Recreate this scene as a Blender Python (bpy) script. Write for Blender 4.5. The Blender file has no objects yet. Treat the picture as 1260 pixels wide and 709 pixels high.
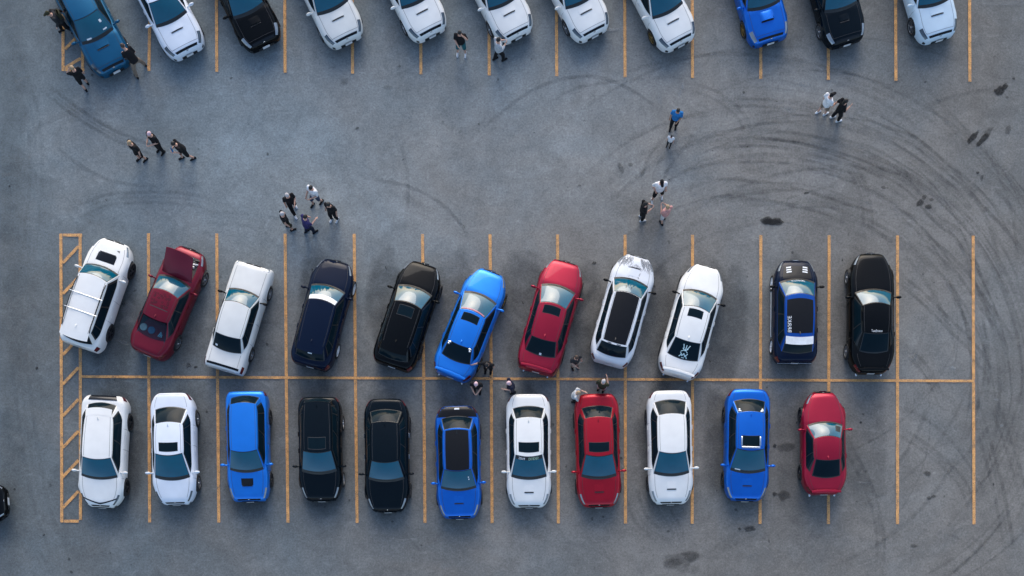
import bpy, bmesh, math, random
from mathutils import Vector, Matrix, noise
random.seed(7)
sc = bpy.context.scene
COL = sc.collection
# ---------------------------------------------------------------- camera geometry (photo pixels -> metres)
PX = 30.3            # pixels per metre on the ground
CH = 46.0            # camera height
NX, NY = 635.0, 780.0  # pixel straight below the camera
FPX = PX * CH
def G(px, py, z=0.0):
    return Vector(((px-NX)*(CH-z)/FPX + (NX-630)/PX, -(py-NY)*(CH-z)/FPX - (NY-354.5)/PX, 0))
cam = bpy.data.cameras.new('camera'); co = bpy.data.objects.new('camera', cam); COL.objects.link(co)
co.location = ((NX-630)/PX, -(NY-354.5)/PX, CH)
cam.sensor_width = 36; cam.lens = FPX/1260*36
cam.shift_x = (630-NX)/1260; cam.shift_y = (NY-354.5)/1260
cam.clip_end = 2000; cam.clip_start = .5
sc.camera = co

# ---------------------------------------------------------------- materials
def lin(r, g, b):
    f = lambda c: (c/255/12.92) if c/255 <= .04045 else ((c/255+.055)/1.055)**2.4
    return (f(r), f(g), f(b), 1)
MATS = {}
def newmat(name):
    m = bpy.data.materials.new(name); m.use_nodes = True
    nt = m.node_tree; return m, nt, nt.nodes['Principled BSDF']
def mat(name, col, rough=.5, metal=0, coat=0, ior=1.5, var=.12, scale=6.0, spec=None, bump=0):
    if name in MATS: return MATS[name]
    m, nt, b = newmat(name)
    N, Lk = nt.nodes, nt.links
    b.inputs['Roughness'].default_value = rough; b.inputs['Metallic'].default_value = metal
    b.inputs['Coat Weight'].default_value = coat; b.inputs['Coat Roughness'].default_value = .04
    b.inputs['IOR'].default_value = ior
    if spec is not None: b.inputs['Specular IOR Level'].default_value = spec
    tc = N.new('ShaderNodeTexCoord'); n = N.new('ShaderNodeTexNoise'); n.inputs['Scale'].default_value = scale; n.inputs['Detail'].default_value = 4
    Lk.new(tc.outputs['Object'], n.inputs['Vector'])
    r = N.new('ShaderNodeMapRange'); r.inputs['From Min'].default_value = .3; r.inputs['From Max'].default_value = .7
    r.inputs['To Min'].default_value = 1-var; r.inputs['To Max'].default_value = 1+var*.6
    Lk.new(n.outputs['Fac'], r.inputs['Value'])
    mx = N.new('ShaderNodeMix'); mx.data_type = 'RGBA'; mx.blend_type = 'MULTIPLY'; mx.inputs['Factor'].default_value = 1
    mx.inputs[6].default_value = (*col[:3], 1); Lk.new(r.outputs['Result'], mx.inputs[7])
    Lk.new(mx.outputs[2], b.inputs['Base Color'])
    if bump:
        bp = N.new('ShaderNodeBump'); bp.inputs['Strength'].default_value = bump; bp.inputs['Distance'].default_value = .01
        Lk.new(n.outputs['Fac'], bp.inputs['Height']); Lk.new(bp.outputs['Normal'], b.inputs['Normal'])
    MATS[name] = m; return m
def paint(name, col, metal=0.0, rough=.24, dust=.06):
    dark = max(col) < .03      # very dark lacquers carry almost no haze under the clear coat
    return mat('paint_'+name, col, rough, metal, .26 if dark else .35, 1.45, dust, 1.7, spec=.04 if dark else .15)
P = {
 'white': paint('white', (.755,.75,.725)), 'offwhite': paint('offwhite', (.65,.65,.625)), 'silverwhite': paint('silverwhite', (.70,.74,.80), .0),
 'pearl': paint('pearl', (.66,.68,.71)),
 'ice': paint('ice', (.55,.66,.74)),
 'red': paint('red', (.37,.008,.022), .45, .34), 'darkred': paint('darkred', (.16,.008,.022), .45, .34), 'crimson': paint('crimson', (.30,.009,.032), .45, .34),
 'blue': paint('blue', (.006,.135,.58), .6, .34), 'skyblue': paint('skyblue', (.012,.19,.68), .45, .34), 'teal': paint('teal', (.008,.095,.19), .5, .34),
 'midblue': paint('midblue', (.005,.07,.34), .5, .34),
 'navy': paint('navy', (.003,.008,.024)), 'black': paint('black', (.002,.0025,.003)), 'blackteal': paint('blackteal', (.002,.0055,.009)),
}
GLASS = mat('window_glass', (.0002,.080,.130), .04, 0, .25, 1.55, .1, 2)
GLASSD = mat('tinted_glass', (.004,.012,.018), .10, 0, 0, 1.45, .1, 2, spec=.10)
TRIM = mat('black_plastic', (.010,.011,.012), .45)
GLOSSB = mat('gloss_black', (.005,.006,.008), .14, 0, .3, spec=.2)
MATTEB = mat('black_wrap', (.006,.006,.007), .3, 0, .1, spec=.2)
TYRE = mat('tyre_rubber', (.014,.014,.015), .8, bump=.2, scale=30)
RIM = mat('alloy', (.42,.43,.45), .3, .9); RIMW = mat('white_alloy', (.78,.78,.78), .35); RIMD = mat('dark_alloy', (.04,.04,.045), .35, .6)
RIMG = mat('bronze_alloy', (.30,.20,.07), .35, .7)
LENS = mat('headlight_lens', (.24,.27,.30), .08, .35, .8); LENSD = mat('dark_headlight', (.06,.08,.10), .08, .3, 1.0)
RED = mat('tail_lens', (.11,.008,.012), .15, 0, .4)
CHROME = mat('chrome', (.62,.64,.66), .18, 1.0)
PLATE = mat('number_plate', (.66,.67,.68), .4)
WHITEP = mat('white_vinyl', (.72,.74,.75), .4)
PINK = mat('pink_vinyl', (.45,.16,.22), .4)
GREENV = mat('pale_green_vinyl', (.42,.62,.45), .45)
SEAM = mat('panel_gap', (.03,.03,.032), .7)
STEEL = mat('engine_metal', (.30,.30,.31), .4, .7, bump=.2, scale=20)

# ---------------------------------------------------------------- mesh helper
class MB:
    def __init__(s): s.v = []; s.f = []; s.m = []
    def vert(s, p): s.v.append(tuple(p)); return len(s.v)-1
    def face(s, ids, m=0): s.f.append(tuple(ids)); s.m.append(m)
    def grid(s, rows, closed=False, m=0, flip=False):
        ids = [[s.vert(p) for p in r] for r in rows]
        for i in range(len(ids)-1):
            n = len(ids[i])
            for j in range(n if closed else n-1):
                k = (j+1) % n
                q = [ids[i][j], ids[i][k], ids[i+1][k], ids[i+1][j]]
                s.face(q[::-1] if flip else q, m)
        return ids
    def box(s, c, d, R=None, m=0, bev=0):
        c = Vector(c); hx, hy, hz = d[0]/2, d[1]/2, d[2]/2
        b = min(bev, hx*.9, hy*.9, hz*.9) if bev else 0
        if not b:
            pts = [(x*hx, y*hy, z*hz) for z in (-1,1) for x, y in ((-1,-1),(1,-1),(1,1),(-1,1))]
            ring = [pts[:4], pts[4:]]
        else:
            def rc(hx, hy, z): return [(hx-b,-hy,z),(hx,-hy+b,z),(hx,hy-b,z),(hx-b,hy,z),(-hx+b,hy,z),(-hx,hy-b,z),(-hx,-hy+b,z),(-hx+b,-hy,z)]
            ring = [rc(hx-b,hy-b,-hz), rc(hx,hy,-hz+b), rc(hx,hy,hz-b), rc(hx-b,hy-b,hz)]
        rows = []
        for r in ring: rows.append([c + (R @ Vector(p) if R else Vector(p)) for p in r])
        ids = s.grid(rows, True, m)
        s.face(ids[0][::-1], m); s.face(ids[-1], m)
    def ell(s, c, r, R=None, m=0, nu=10, nv=7):
        c = Vector(c); rows = []
        for i in range(nv+1):
            a = math.pi*(i/nv) - math.pi/2
            a = max(-math.pi/2+.02, min(math.pi/2-.02, a))
            row = []
            for j in range(nu):
                t = 2*math.pi*j/nu
                p = Vector((r[0]*math.cos(a)*math.cos(t), r[1]*math.cos(a)*math.sin(t), r[2]*math.sin(a)))
                row.append(c + (R @ p if R else p))
            rows.append(row)
        ids = s.grid(rows, True, m); s.face(ids[0][::-1], m); s.face(ids[-1], m)
    def tube(s, p0, p1, r0, r1=None, n=10, m=0, caps=2, fl=1.0, up=None):
        # tapered limb with rounded ends; fl flattens along 'up'
        p0 = Vector(p0); p1 = Vector(p1); r1 = r0 if r1 is None else r1
        d = (p1-p0); Ld = d.length or 1e-6; d = d/Ld
        u = Vector(up) if up is not None else (Vector((0,0,1)) if abs(d.z) < .9 else Vector((0,1,0)))
        b = d.cross(u).normalized(); u = b.cross(d).normalized()
        prof = []
        if caps:
            for k in range(caps):
                a = math.pi/2*(1-k/caps); prof.append((-math.sin(a)*r0, max(math.cos(a),.08)*r0))
        prof += [(0, r0), (Ld, r1)]
        if caps:
            for k in range(caps-1, -1, -1):
                a = math.pi/2*(1-k/caps); prof.append((Ld+math.sin(a)*r1, max(math.cos(a),.08)*r1))
        rows = [[p0+d*h+b*(r*math.cos(2*math.pi*j/n))+u*(r*fl*math.sin(2*math.pi*j/n)) for j in range(n)] for h, r in prof]
        ids = s.grid(rows, True, m); s.face(ids[0][::-1], m); s.face(ids[-1], m)
    def mesh(s, name, mats, sharp=40):
        me = bpy.data.meshes.new(name); me.from_pydata(s.v, [], s.f)
        for k in mats: me.materials.append(k)
        me.polygons.foreach_set('material_index', s.m)
        bm = bmesh.new(); bm.from_mesh(me); bmesh.ops.recalc_face_normals(bm, faces=bm.faces); bm.to_mesh(me); bm.free()
        me.polygons.foreach_set('use_smooth', [True]*len(me.polygons))
        me.set_sharp_from_angle(angle=math.radians(sharp)); me.update()
        return me
    def build(s, name, mats, parent=None, sharp=40):
        if not isinstance(mats, (list, tuple)): mats = [mats]
        return link(name, s.mesh(name, mats, sharp), parent)
def link(name, me, parent=None):
    o = bpy.data.objects.new(name, me); COL.objects.link(o)
    if parent is not None: o.parent = parent
    return o
def tag(o, label=None, cat=None, group=None, kind=None):
    if label: o['label'] = label
    if cat: o['category'] = cat
    if group: o['group'] = group
    if kind: o['kind'] = kind
    return o
def sheet(fn, us, vs, off, name, m, parent, skirt=.02, sharp=40):
    """A thin panel lying on surface fn(u,v), standing 'off' proud of it, edges turned down."""
    b = MB()
    nu, nv = len(us), len(vs)
    def nrm(u, v):
        e = 1e-3
        a = fn(u+e, v)-fn(u-e, v); c = fn(u, v+e)-fn(u, v-e)
        n = a.cross(c)
        return n.normalized() if n.length > 1e-12 else Vector((0,0,1))
    top = []; low = []
    # consistent outward direction
    mu, mv = us[nu//2], vs[nv//2]
    nm = nrm(mu, mv); pm = fn(mu, mv); sgn = 1 if nm.dot(pm - Vector((0, pm.y, .45))) >= 0 else -1
    for u in us:
        r = []; l = []
        for v in vs:
            n = nrm(u, v)*sgn; p = fn(u, v)
            o_ = off(u, v) if callable(off) else off
            r.append(p+n*o_); l.append(p-n*skirt)
        top.append(r); low.append(l)
    ids = b.grid(top)
    border = [(0, j) for j in range(nv)] + [(i, nv-1) for i in range(1, nu)] + [(nu-1, j) for j in range(nv-2, -1, -1)] + [(i, 0) for i in range(nu-2, 0, -1)]
    lid = [b.vert(low[i][j]) for i, j in border]
    for k in range(len(border)):
        k2 = (k+1) % len(border); i, j = border[k]; i2, j2 = border[k2]
        b.face([ids[i][j], ids[i2][j2], lid[k2], lid[k]])
    return b.build(name, m, parent, sharp)
def lsp(a, b, n): return [a+(b-a)*i/(n-1) for i in range(n)]
def hermite(tab, x):
    if x <= tab[0][0]: return tab[0][1:]
    if x >= tab[-1][0]: return tab[-1][1:]
    for i in range(len(tab)-1):
        if x <= tab[i+1][0]: break
    x0, x1 = tab[i][0], tab[i+1][0]; t = (x-x0)/(x1-x0); h = x1-x0
    out = []
    for k in range(1, len(tab[0])):
        y0, y1 = tab[i][k], tab[i+1][k]
        d = (y1-y0)/h
        dp = (y0-tab[i-1][k])/(x0-tab[i-1][0]) if i > 0 else d
        dn = (tab[i+2][k]-y1)/(tab[i+2][0]-x1) if i+2 < len(tab) else d
        m0 = 0 if dp*d <= 0 else 2*dp*d/(dp+d); m1 = 0 if dn*d <= 0 else 2*dn*d/(dn+d)
        t2, t3 = t*t, t*t*t
        out.append((2*t3-3*t2+1)*y0+(t3-2*t2+t)*h*m0+(-2*t3+3*t2)*y1+(t3-t2)*h*m1)
    return out
def text_mesh(s, size=1.0):
    cu = bpy.data.curves.new('lettering', 'FONT'); cu.body = s; cu.size = size; cu.align_x = 'CENTER'; cu.align_y = 'CENTER'
    cu.resolution_u = 2
    o = bpy.data.objects.new('lettering', cu); COL.objects.link(o)
    dg = bpy.context.evaluated_depsgraph_get(); dg.update()
    me = bpy.data.meshes.new_from_object(o.evaluated_get(dg))
    bpy.data.objects.remove(o); return me

# ---------------------------------------------------------------- ground
def ground_material():
    m, nt, b = newmat('asphalt'); N, Lk = nt.nodes, nt.links
    geo = N.new('ShaderNodeNewGeometry')
    def nz(scale, detail, rough=.55, dist=0, sx=1, sy=1):
        mp = N.new('ShaderNodeMapping'); mp.inputs['Scale'].default_value = (sx, sy, 1); Lk.new(geo.outputs['Position'], mp.inputs['Vector'])
        n = N.new('ShaderNodeTexNoise'); n.inputs['Scale'].default_value = scale; n.inputs['Detail'].default_value = detail
        n.inputs['Roughness'].default_value = rough; n.inputs['Distortion'].default_value = dist
        Lk.new(mp.outputs['Vector'], n.inputs['Vector']); return n.outputs['Fac']
    def rng(x, a, b_, c, d):
        r = N.new('ShaderNodeMapRange'); Lk.new(x, r.inputs['Value'])
        for k, v in zip(('From Min','From Max','To Min','To Max'), (a, b_, c, d)): r.inputs[k].default_value = v
        return r.outputs['Result']
    def math_(op, a, b_):
        n = N.new('ShaderNodeMath'); n.operation = op
        for i, x in enumerate((a, b_)):
            if isinstance(x, (int, float)): n.inputs[i].default_value = x
            else: Lk.new(x, n.inputs[i])
        return n.outputs[0]
    # blue-grey to the west and north, neutral grey to the east
    sep = N.new('ShaderNodeSeparateXYZ'); Lk.new(geo.outputs['Position'], sep.inputs[0])
    ax = rng(sep.outputs['X'], -22, 12, 1, 0); ay = rng(sep.outputs['Y'], 2, 13, 0, .55)
    f = math_('ADD', math_('ADD', ax, ay), rng(nz(.16, 5, .6, .6), .3, .7, -.45, .45))
    f = rng(f, 0, 1.15, 0, 1)
    mix = N.new('ShaderNodeMix'); mix.data_type = 'RGBA'; Lk.new(f, mix.inputs[0])
    mix.inputs[6].default_value = (.174,.168,.155,1); mix.inputs[7].default_value = (.124,.150,.163,1)
    k = math_('MULTIPLY', rng(nz(.55, 6, .62, .8), .3, .7, .84, 1.16), rng(nz(.09, 3, .5, .3), .3, .7, .80, 1.20))
    k = math_('MULTIPLY', k, rng(nz(2.6, 5, .7, 1.2), .3, .7, .85, 1.15))
    k = math_('MULTIPLY', k, rng(nz(13, 3, .8), .25, .75, .66, 1.34))
    k = math_('MULTIPLY', k, rng(nz(55, 2, .8), .25, .75, .7, 1.3))
    # broad paler oval in the middle of the driving lane, edge broken by noise
    wx = math_('POWER', math_('DIVIDE', math_('SUBTRACT', sep.outputs['X'], -2.5), 15), 2); wy = math_('POWER', math_('DIVIDE', math_('SUBTRACT', sep.outputs['Y'], 5.2), 6.2), 2)
    wd = math_('ADD', math_('ADD', wx, wy), rng(nz(.22, 5, .6, .5), .3, .7, -.5, .5))
    k = math_('MULTIPLY', k, rng(wd, .1, 1.6, 1.30, .92))
    # chalky scuffs
    sc1 = math_('POWER', rng(nz(.9, 6, .7, 1.6, 1, 1.7), .56, .78, 0, 1), 1.5)
    k = math_('ADD', k, math_('MULTIPLY', sc1, .6))
    mul = N.new('ShaderNodeMix'); mul.data_type = 'RGBA'; mul.blend_type = 'MULTIPLY'; mul.inputs[0].default_value = 1
    Lk.new(mix.outputs[2], mul.inputs[6]); Lk.new(k, mul.inputs[7]); Lk.new(mul.outputs[2], b.inputs['Base Color'])
    b.inputs['Roughness'].default_value = .85; b.inputs['Specular IOR Level'].default_value = .25
    bp = N.new('ShaderNodeBump'); bp.inputs['Strength'].default_value = .35; bp.inputs['Distance'].default_value = .01
    Lk.new(nz(70, 3, .7), bp.inputs['Height']); Lk.new(bp.outputs['Normal'], b.inputs['Normal'])
    return m
b = MB(); R0 = 700
b.grid([[(x, y, 0) for x in (-R0,-60,0,60,R0)] for y in (-R0,-60,0,60,R0)])
tag(b.build('ground', ground_material()), kind='structure')

def decal_material(name, col, rough=.8, nscale=3.0, bite=.9, grain=1.0):
    """Marks on the asphalt: attribute 'mark' (0..1) says how much is left, broken up by noise."""
    m, nt, b = newmat(name); N, Lk = nt.nodes, nt.links
    b.inputs['Base Color'].default_value = (*col, 1); b.inputs['Roughness'].default_value = rough; b.inputs['Specular IOR Level'].default_value = .2
    at = N.new('ShaderNodeAttribute'); at.attribute_name = 'mark'
    geo = N.new('ShaderNodeNewGeometry')
    def nz(s, d, r):
        n = N.new('ShaderNodeTexNoise'); n.inputs['Scale'].default_value = s; n.inputs['Detail'].default_value = d; n.inputs['Roughness'].default_value = r
        Lk.new(geo.outputs['Position'], n.inputs['Vector']); return n.outputs['Fac']
    r1 = N.new('ShaderNodeMapRange'); Lk.new(nz(nscale, 6, .7), r1.inputs['Value'])
    for k, v in zip(('From Min','From Max','To Min','To Max'), (.34,.62,1-bite,1)): r1.inputs[k].default_value = v
    r2 = N.new('ShaderNodeMapRange'); Lk.new(nz(28, 3, .8), r2.inputs['Value'])
    for k, v in zip(('From Min','From Max','To Min','To Max'), (.3,.6,1-grain*.6,1)): r2.inputs[k].default_value = v
    a = N.new('ShaderNodeMath'); a.operation = 'MULTIPLY'; Lk.new(at.outputs['Fac'], a.inputs[0]); Lk.new(r1.outputs['Result'], a.inputs[1])
    c = N.new('ShaderNodeMath'); c.operation = 'MULTIPLY'; c.use_clamp = True; Lk.new(a.outputs[0], c.inputs[0]); Lk.new(r2.outputs['Result'], c.inputs[1])
    tr = N.new('ShaderNodeBsdfTransparent'); mx = N.new('ShaderNodeMixShader')
    Lk.new(c.outputs[0], mx.inputs[0]); Lk.new(tr.outputs[0], mx.inputs[1]); Lk.new(b.outputs[0], mx.inputs[2])
    Lk.new(mx.outputs[0], N['Material Output'].inputs['Surface'])
    return m
MIDXX = [100,183,267,351,436,520,603,686,769,852,936,1020,1104]
class Decal:
    def __init__(s): s.v = []; s.f = []; s.a = []; s.z = .004
    def strip(s, pts, w, a0, soft=True):
        s.z += .00004
        P_ = [Vector((p[0], p[1], 0)) for p in pts]; n = len(P_)
        prof = [(-1,0),(-.55,.8),(0,1),(.55,.8),(1,0)] if soft else [(-1,1),(1,1)]
        base = len(s.v)
        for i, p in enumerate(P_):
            d = (P_[min(i+1,n-1)]-P_[max(i-1,0)]); d = Vector((-d.y, d.x, 0)).normalized()
            fade = min(1, i/(n*.18), (n-1-i)/(n*.18)) if soft else 1
            for q, al in prof:
                t = p+d*(q*w/2); s.v.append((t.x, t.y, s.z)); s.a.append(al*a0*fade)
        k = len(prof)
        for i in range(n-1):
            for j in range(k-1): s.f.append((base+i*k+j, base+i*k+j+1, base+(i+1)*k+j+1, base+(i+1)*k+j))
    def blob(s, c, rx, ry, rot, a0, seed=0):
        s.z += .00004; base = len(s.v); n = 26
        s.v.append((c.x, c.y, s.z)); s.a.append(a0)
        for ring, al in ((.55,1),(.85,.85),(1.12,0)):
            for j in range(n):
                t = 2*math.pi*j/n
                k = 1+.38*noise.noise(Vector((math.cos(t)*1.5+seed*3.1, math.sin(t)*1.5+seed*1.7, seed)))
                x, y = rx*ring*k*math.cos(t), ry*ring*k*math.sin(t)
                s.v.append((c.x+x*math.cos(rot)-y*math.sin(rot), c.y+x*math.sin(rot)+y*math.cos(rot), s.z)); s.a.append(al*a0)
        for j in range(n):
            j2 = (j+1) % n
            s.f.append((base, base+1+j, base+1+j2))
            for q in range(2): s.f.append((base+1+q*n+j, base+1+(q+1)*n+j, base+1+(q+1)*n+j2, base+1+q*n+j2))
    def build(s, name, m):
        me = bpy.data.meshes.new(name); me.from_pydata(s.v, [], s.f); me.materials.append(m)
        at = me.attributes.new('mark', 'FLOAT', 'POINT'); at.data.foreach_set('value', s.a)
        return tag(link(name, me), kind='structure')
def spline(px, n=10):
    """Catmull-Rom through pixel points -> ground metres"""
    p = [G(*q) for q in px]; out = []
    for i in range(len(p)-1):
        a, b_, c, d = p[max(i-1,0)], p[i], p[i+1], p[min(i+2,len(p)-1)]
        for k in range(n):
            t = k/n
            out.append(.5*((2*b_)+(c-a)*t+(2*a-5*b_+4*c-d)*t*t+(3*b_-a-3*c+d)*t**3))
    out.append(p[-1]); return out
def offs(pts, o):
    r = []
    for i, p in enumerate(pts):
        d = pts[min(i+1,len(pts)-1)]-pts[max(i-1,0)]; r.append(p+Vector((-d.y, d.x, 0)).normalized()*o)
    return r
tm = Decal()
ARCS = [ # (pixel points, strength, second wheel offset in metres)
 ([(850,181),(870,175),(923,170),(973,175),(1027,187),(1073,203),(1117,223),(1157,267),(1187,293),(1221,374),(1249,420)], .62, .30),
 ([(1045,137),(1093,157),(1127,170),(1160,197),(1193,223),(1223,253),(1262,296)], .62, .32),
 ([(576,172),(644,118),(690,98),(735,95),(777,111),(815,138)], .60, 0),
 ([(655,140),(700,112),(740,103),(800,97),(850,92)], .38, 0),
 ([(1050,200),(1064,225),(1072,257),(1074,296)], .50, .34),
 ([(786,228),(798,195),(818,168),(835,148)], .50, .9),
 ([(860,218),(923,223),(973,230),(1027,247),(1085,264)], .52, 0),
 ([(850,240),(923,244),(990,256),(1060,276),(1110,300)], .42, 0),
 ([(1100,330),(1142,366),(1173,397),(1200,424),(1230,470)], .62, .34),
 ([(1125,285),(1150,298),(1187,332),(1215,372),(1255,430)], .55, .34),
 ([(1100,412),(1136,445),(1152,470),(1165,500)], .48, .3),
 ([(1100,520),(1151,555),(1186,590),(1200,622)], .50, .3),
 ([(1108,498),(1158,530),(1190,569),(1212,610)], .42, 0),
 ([(1203,490),(1228,576),(1240,630),(1250,690)], .52, .4),
 ([(1222,480),(1250,560),(1266,620)], .45, .3),
 ([(1040,535),(1073,600),(1087,657),(1086,712)], .48, .28),
 ([(1015,650),(1002,668),(985,690),(975,712)], .30, .3),
 ([(54,100),(93,131),(132,156),(165,171),(215,188)], .66, .34),
 ([(80,262),(127,241),(169,237),(225,238),(262,246)], .46, .42),
 ([(62,175),(104,207),(150,226),(200,228)], .40, 0),
 ([(445,219),(501,229),(540,249),(561,269),(580,296)], .52, 0),
 ([(784,600),(790,624),(799,640),(816,654)], .52, .5),
 ([(820,622),(836,646),(842,668)], .42, .4),
 ([(668,632),(676,640),(684,646)], .6, 0),
 ([(936,655),(900,672),(872,690)], .35, .3),
 ([(1140,130),(1180,117),(1215,110),(1250,106)], .45, 0),
 ([(835,100),(880,112),(915,140),(925,165)], .36, .3),
 ([(880,120),(940,122),(1000,128),(1050,140)], .40, .3),
 ([(1000,165),(1060,178),(1105,200),(1130,240)], .34, 0),
 ([(1130,100),(1170,140),(1215,190),(1258,235)], .30, .4),
 ([(230,262),(290,262),(350,270),(420,285)], .30, .5),
 ([(450,100),(490,92),(520,78),(560,62)], .28, 0),
 ([(20,60),(45,130),(52,220),(40,330)], .22, .5),
 ([(30,420),(42,520),(60,620),(90,700)], .22, .6),
 ([(1130,640),(1180,650),(1230,690)], .22, .4),
]
for pts, st, o2 in ARCS:
    q = spline(pts); tm.strip(q, .19, st*.56)
    if o2: tm.strip(offs(q, -o2), .18, st*.48); tm.strip(offs(q, -o2*.5), .12, st*.25)
for i in range(80):     # faint old rings all over the drift area
    cx, cy = random.gauss(985, 40), random.gauss(430, 50); r = random.uniform(190, 350)
    a0 = random.uniform(-2.6, .6); a1 = a0+random.uniform(.35, 1.1)
    q = [G(cx+r*math.cos(a0+(a1-a0)*k/16), cy+r*.98*math.sin(a0+(a1-a0)*k/16)) for k in range(17)]
    tm.strip(q, random.uniform(.07,.24), random.uniform(.08,.24))
for i in range(60):     # the long sweep from the upper middle round to the right edge
    cx, cy = random.gauss(935, 16), random.gauss(478, 16); r = random.uniform(215, 420)
    a0 = random.uniform(-2.3, -.5); a1 = min(.75, a0+random.uniform(.6, 1.6))
    q = [G(cx+r*math.cos(a0+(a1-a0)*k/28), cy+r*math.sin(a0+(a1-a0)*k/28)) for k in range(29)]
    tm.strip(q, random.uniform(.08,.22), random.uniform(.10,.24))
for i in range(26):
    cx, cy = random.uniform(100, 700), random.uniform(60, 330); r = random.uniform(90, 320)
    a0 = random.uniform(0, 6.3); a1 = a0+random.uniform(.3, .8)
    q = [G(cx+r*math.cos(a0+(a1-a0)*k/16), cy+r*math.sin(a0+(a1-a0)*k/16)) for k in range(17)]
    tm.strip(q, random.uniform(.12,.4), random.uniform(.08,.2))
tm.a = [x*.80 for x in tm.a]
tm.build('tyre_marks', decal_material('skid_rubber', (.022,.024,.030), nscale=2.2, bite=.75, grain=.7))
dirt_shade = Decal(); dirt_shade.z = .018
for w_, a_ in ((2.2,.16),(1.0,.10)): dirt_shade.strip(spline([(14,-60),(20,100),(12,260),(22,420),(16,560),(20,760)]), w_, a_)
for i in range(12):  # soft dark blobs: occlusion shade between parked cars, painted into the bays
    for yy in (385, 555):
        dirt_shade.blob(G((MIDXX[i]+MIDXX[i+1])/2+random.uniform(-4,4), yy+random.uniform(-10,10)), random.uniform(.75,1.05), random.uniform(2.2,2.9), 0, random.uniform(.25,.5)*(1 if i < 11 else .5), i+yy)
dirt_shade.build('dirt_bay_shade', decal_material('dirt_bay_shade', (.045,.050,.056), .85, 1.1, .7, .5))

oil = Decal(); oil.z = .020
for i, (x, y, rx, ry, ro, a) in enumerate([
 (944,272,8,4.5,0,1),(956,273,8,4.5,0,1),(949,273,9,4,0,1),(1230,112,5,6,-.5,1),(1236,107,5,3,.9,1),(1224,112,1.8,1.8,0,1),(1247,97,1.8,1.5,0,.9),(1239,120,2,1.5,0,.5),
 (1197,169,9,3.6,.85,.9),(1209,172,11,3.6,.8,.95),(1216,162,8,3,.8,.4),(1240,160,6,3,1.2,.4),(1132,250,5,3.5,.8,.75),(1142,255,4,3,0,.7),(1137,243,4,2.5,.8,.5),(1146,246,3,2,0,.5),
 (968,550,11,5.5,.1,.5),(953,549,2.4,2.4,0,1),(953,608,2.8,2.6,0,1),(964,610,8,6,0,.7),(910,651,1.8,1.8,0,1),(923,651,8,3.8,.1,.75),
 (838,688,23,8,.1,.42),(828,693,12,6,.2,.4),(850,684,10,6,0,.4),(846,700,16,5,0,.25),(1141,583,5,2.6,-.3,.8),(1143,613,3,2.2,0,.7),(1149,611,3,1.8,.2,.7),(1124,672,4.5,2,0,.6),
 (232,450,3.2,2.6,0,.8),(241,452,2.2,1.6,0,.8),(88,704,2,1.4,-.6,1),(153,375,2,2.4,0,.7),(731,324,2.6,2,.4,.8),(1059,520,1.6,1.4,0,.9),(1062,510,1.6,1.4,0,.6),
 (992,238,3,1.6,.1,.7),(1087,231,3,2,0,.5),(1203,213,2,1.5,0,.8),(1208,219,4,2,1.3,.4),(764,207,3,7,.4,.35),(776,203,3,2.4,0,.4),(424,101,5,4,.3,.25),(477,108,6,3,0,.2),
 (742,636,1.6,1.6,0,.6),(822,654,1.8,1.5,0,.7),(483,642,1.8,1.2,0,.7),(320,392,2,1.5,0,.4),(545,150,2,1.5,0,.4)]):
    oil.blob(G(x, y), rx/PX, ry/PX, ro, a*(.72 if y > 500 else .95), i)
for i in range(110):
    oil.blob(G(random.uniform(10,1250), random.uniform(60,705)), random.uniform(.02,.09), random.uniform(.02,.06), random.uniform(0,3), random.uniform(.25,.7), i+60)
oil.build('oil_stains', decal_material('oil', (.012,.013,.014), .55, 6, .35, .5))
pal = Decal(); pal.z = .028
for i, (x, y, rx, ry, ro, a) in enumerate([(159,384,10,13,.3,.40),(155,396,7,5,0,.3),(755,37,8,2.2,.1,.7),(750,36,4,2,.2,.6),(566,33,10,8,0,.26),(905,55,9,5,.2,.16),(875,62,8,4,0,.15),(989,104,9,4,-.2,.3),(972,136,9,4,-.2,.25),
 (888,12,6,2,.1,.25),(1235,5,26,2.5,0,.3),(838,110,3,9,-.3,.35),(812,125,3,7,.3,.3),(1005,178,8,3,-.4,.22),(1100,262,8,4,-.6,.12),(965,470,6,3,.2,.3),(870,524,8,3,.1,.25),(778,468,6,2,.1,.3),(1172,453,5,2,-.2,.5),(1225,492,3,2,0,.5),(1232,524,2.5,2,.5,.4),
 (625,115,2,2,0,.35),(700,640,16,6,.2,.12),(560,660,26,10,.1,.1),(400,640,20,8,0,.1),(729,708,18,6,0,.22),(1250,165,8,10,0,.1),(1205,160,4,3,.7,.3)]):
    pal.blob(G(x, y), rx/PX, ry/PX, ro, a, i+200)
for i in range(150):
    pal.blob(G(random.uniform(0,1260), random.uniform(0,709)), random.uniform(.03,.35), random.uniform(.02,.14), random.uniform(-.5,.5), random.uniform(.05,.2), i+300)
pal.build('pale_scuffs', decal_material('chalk', (.30,.32,.33), .9, 3.5, .8, 1))

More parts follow.
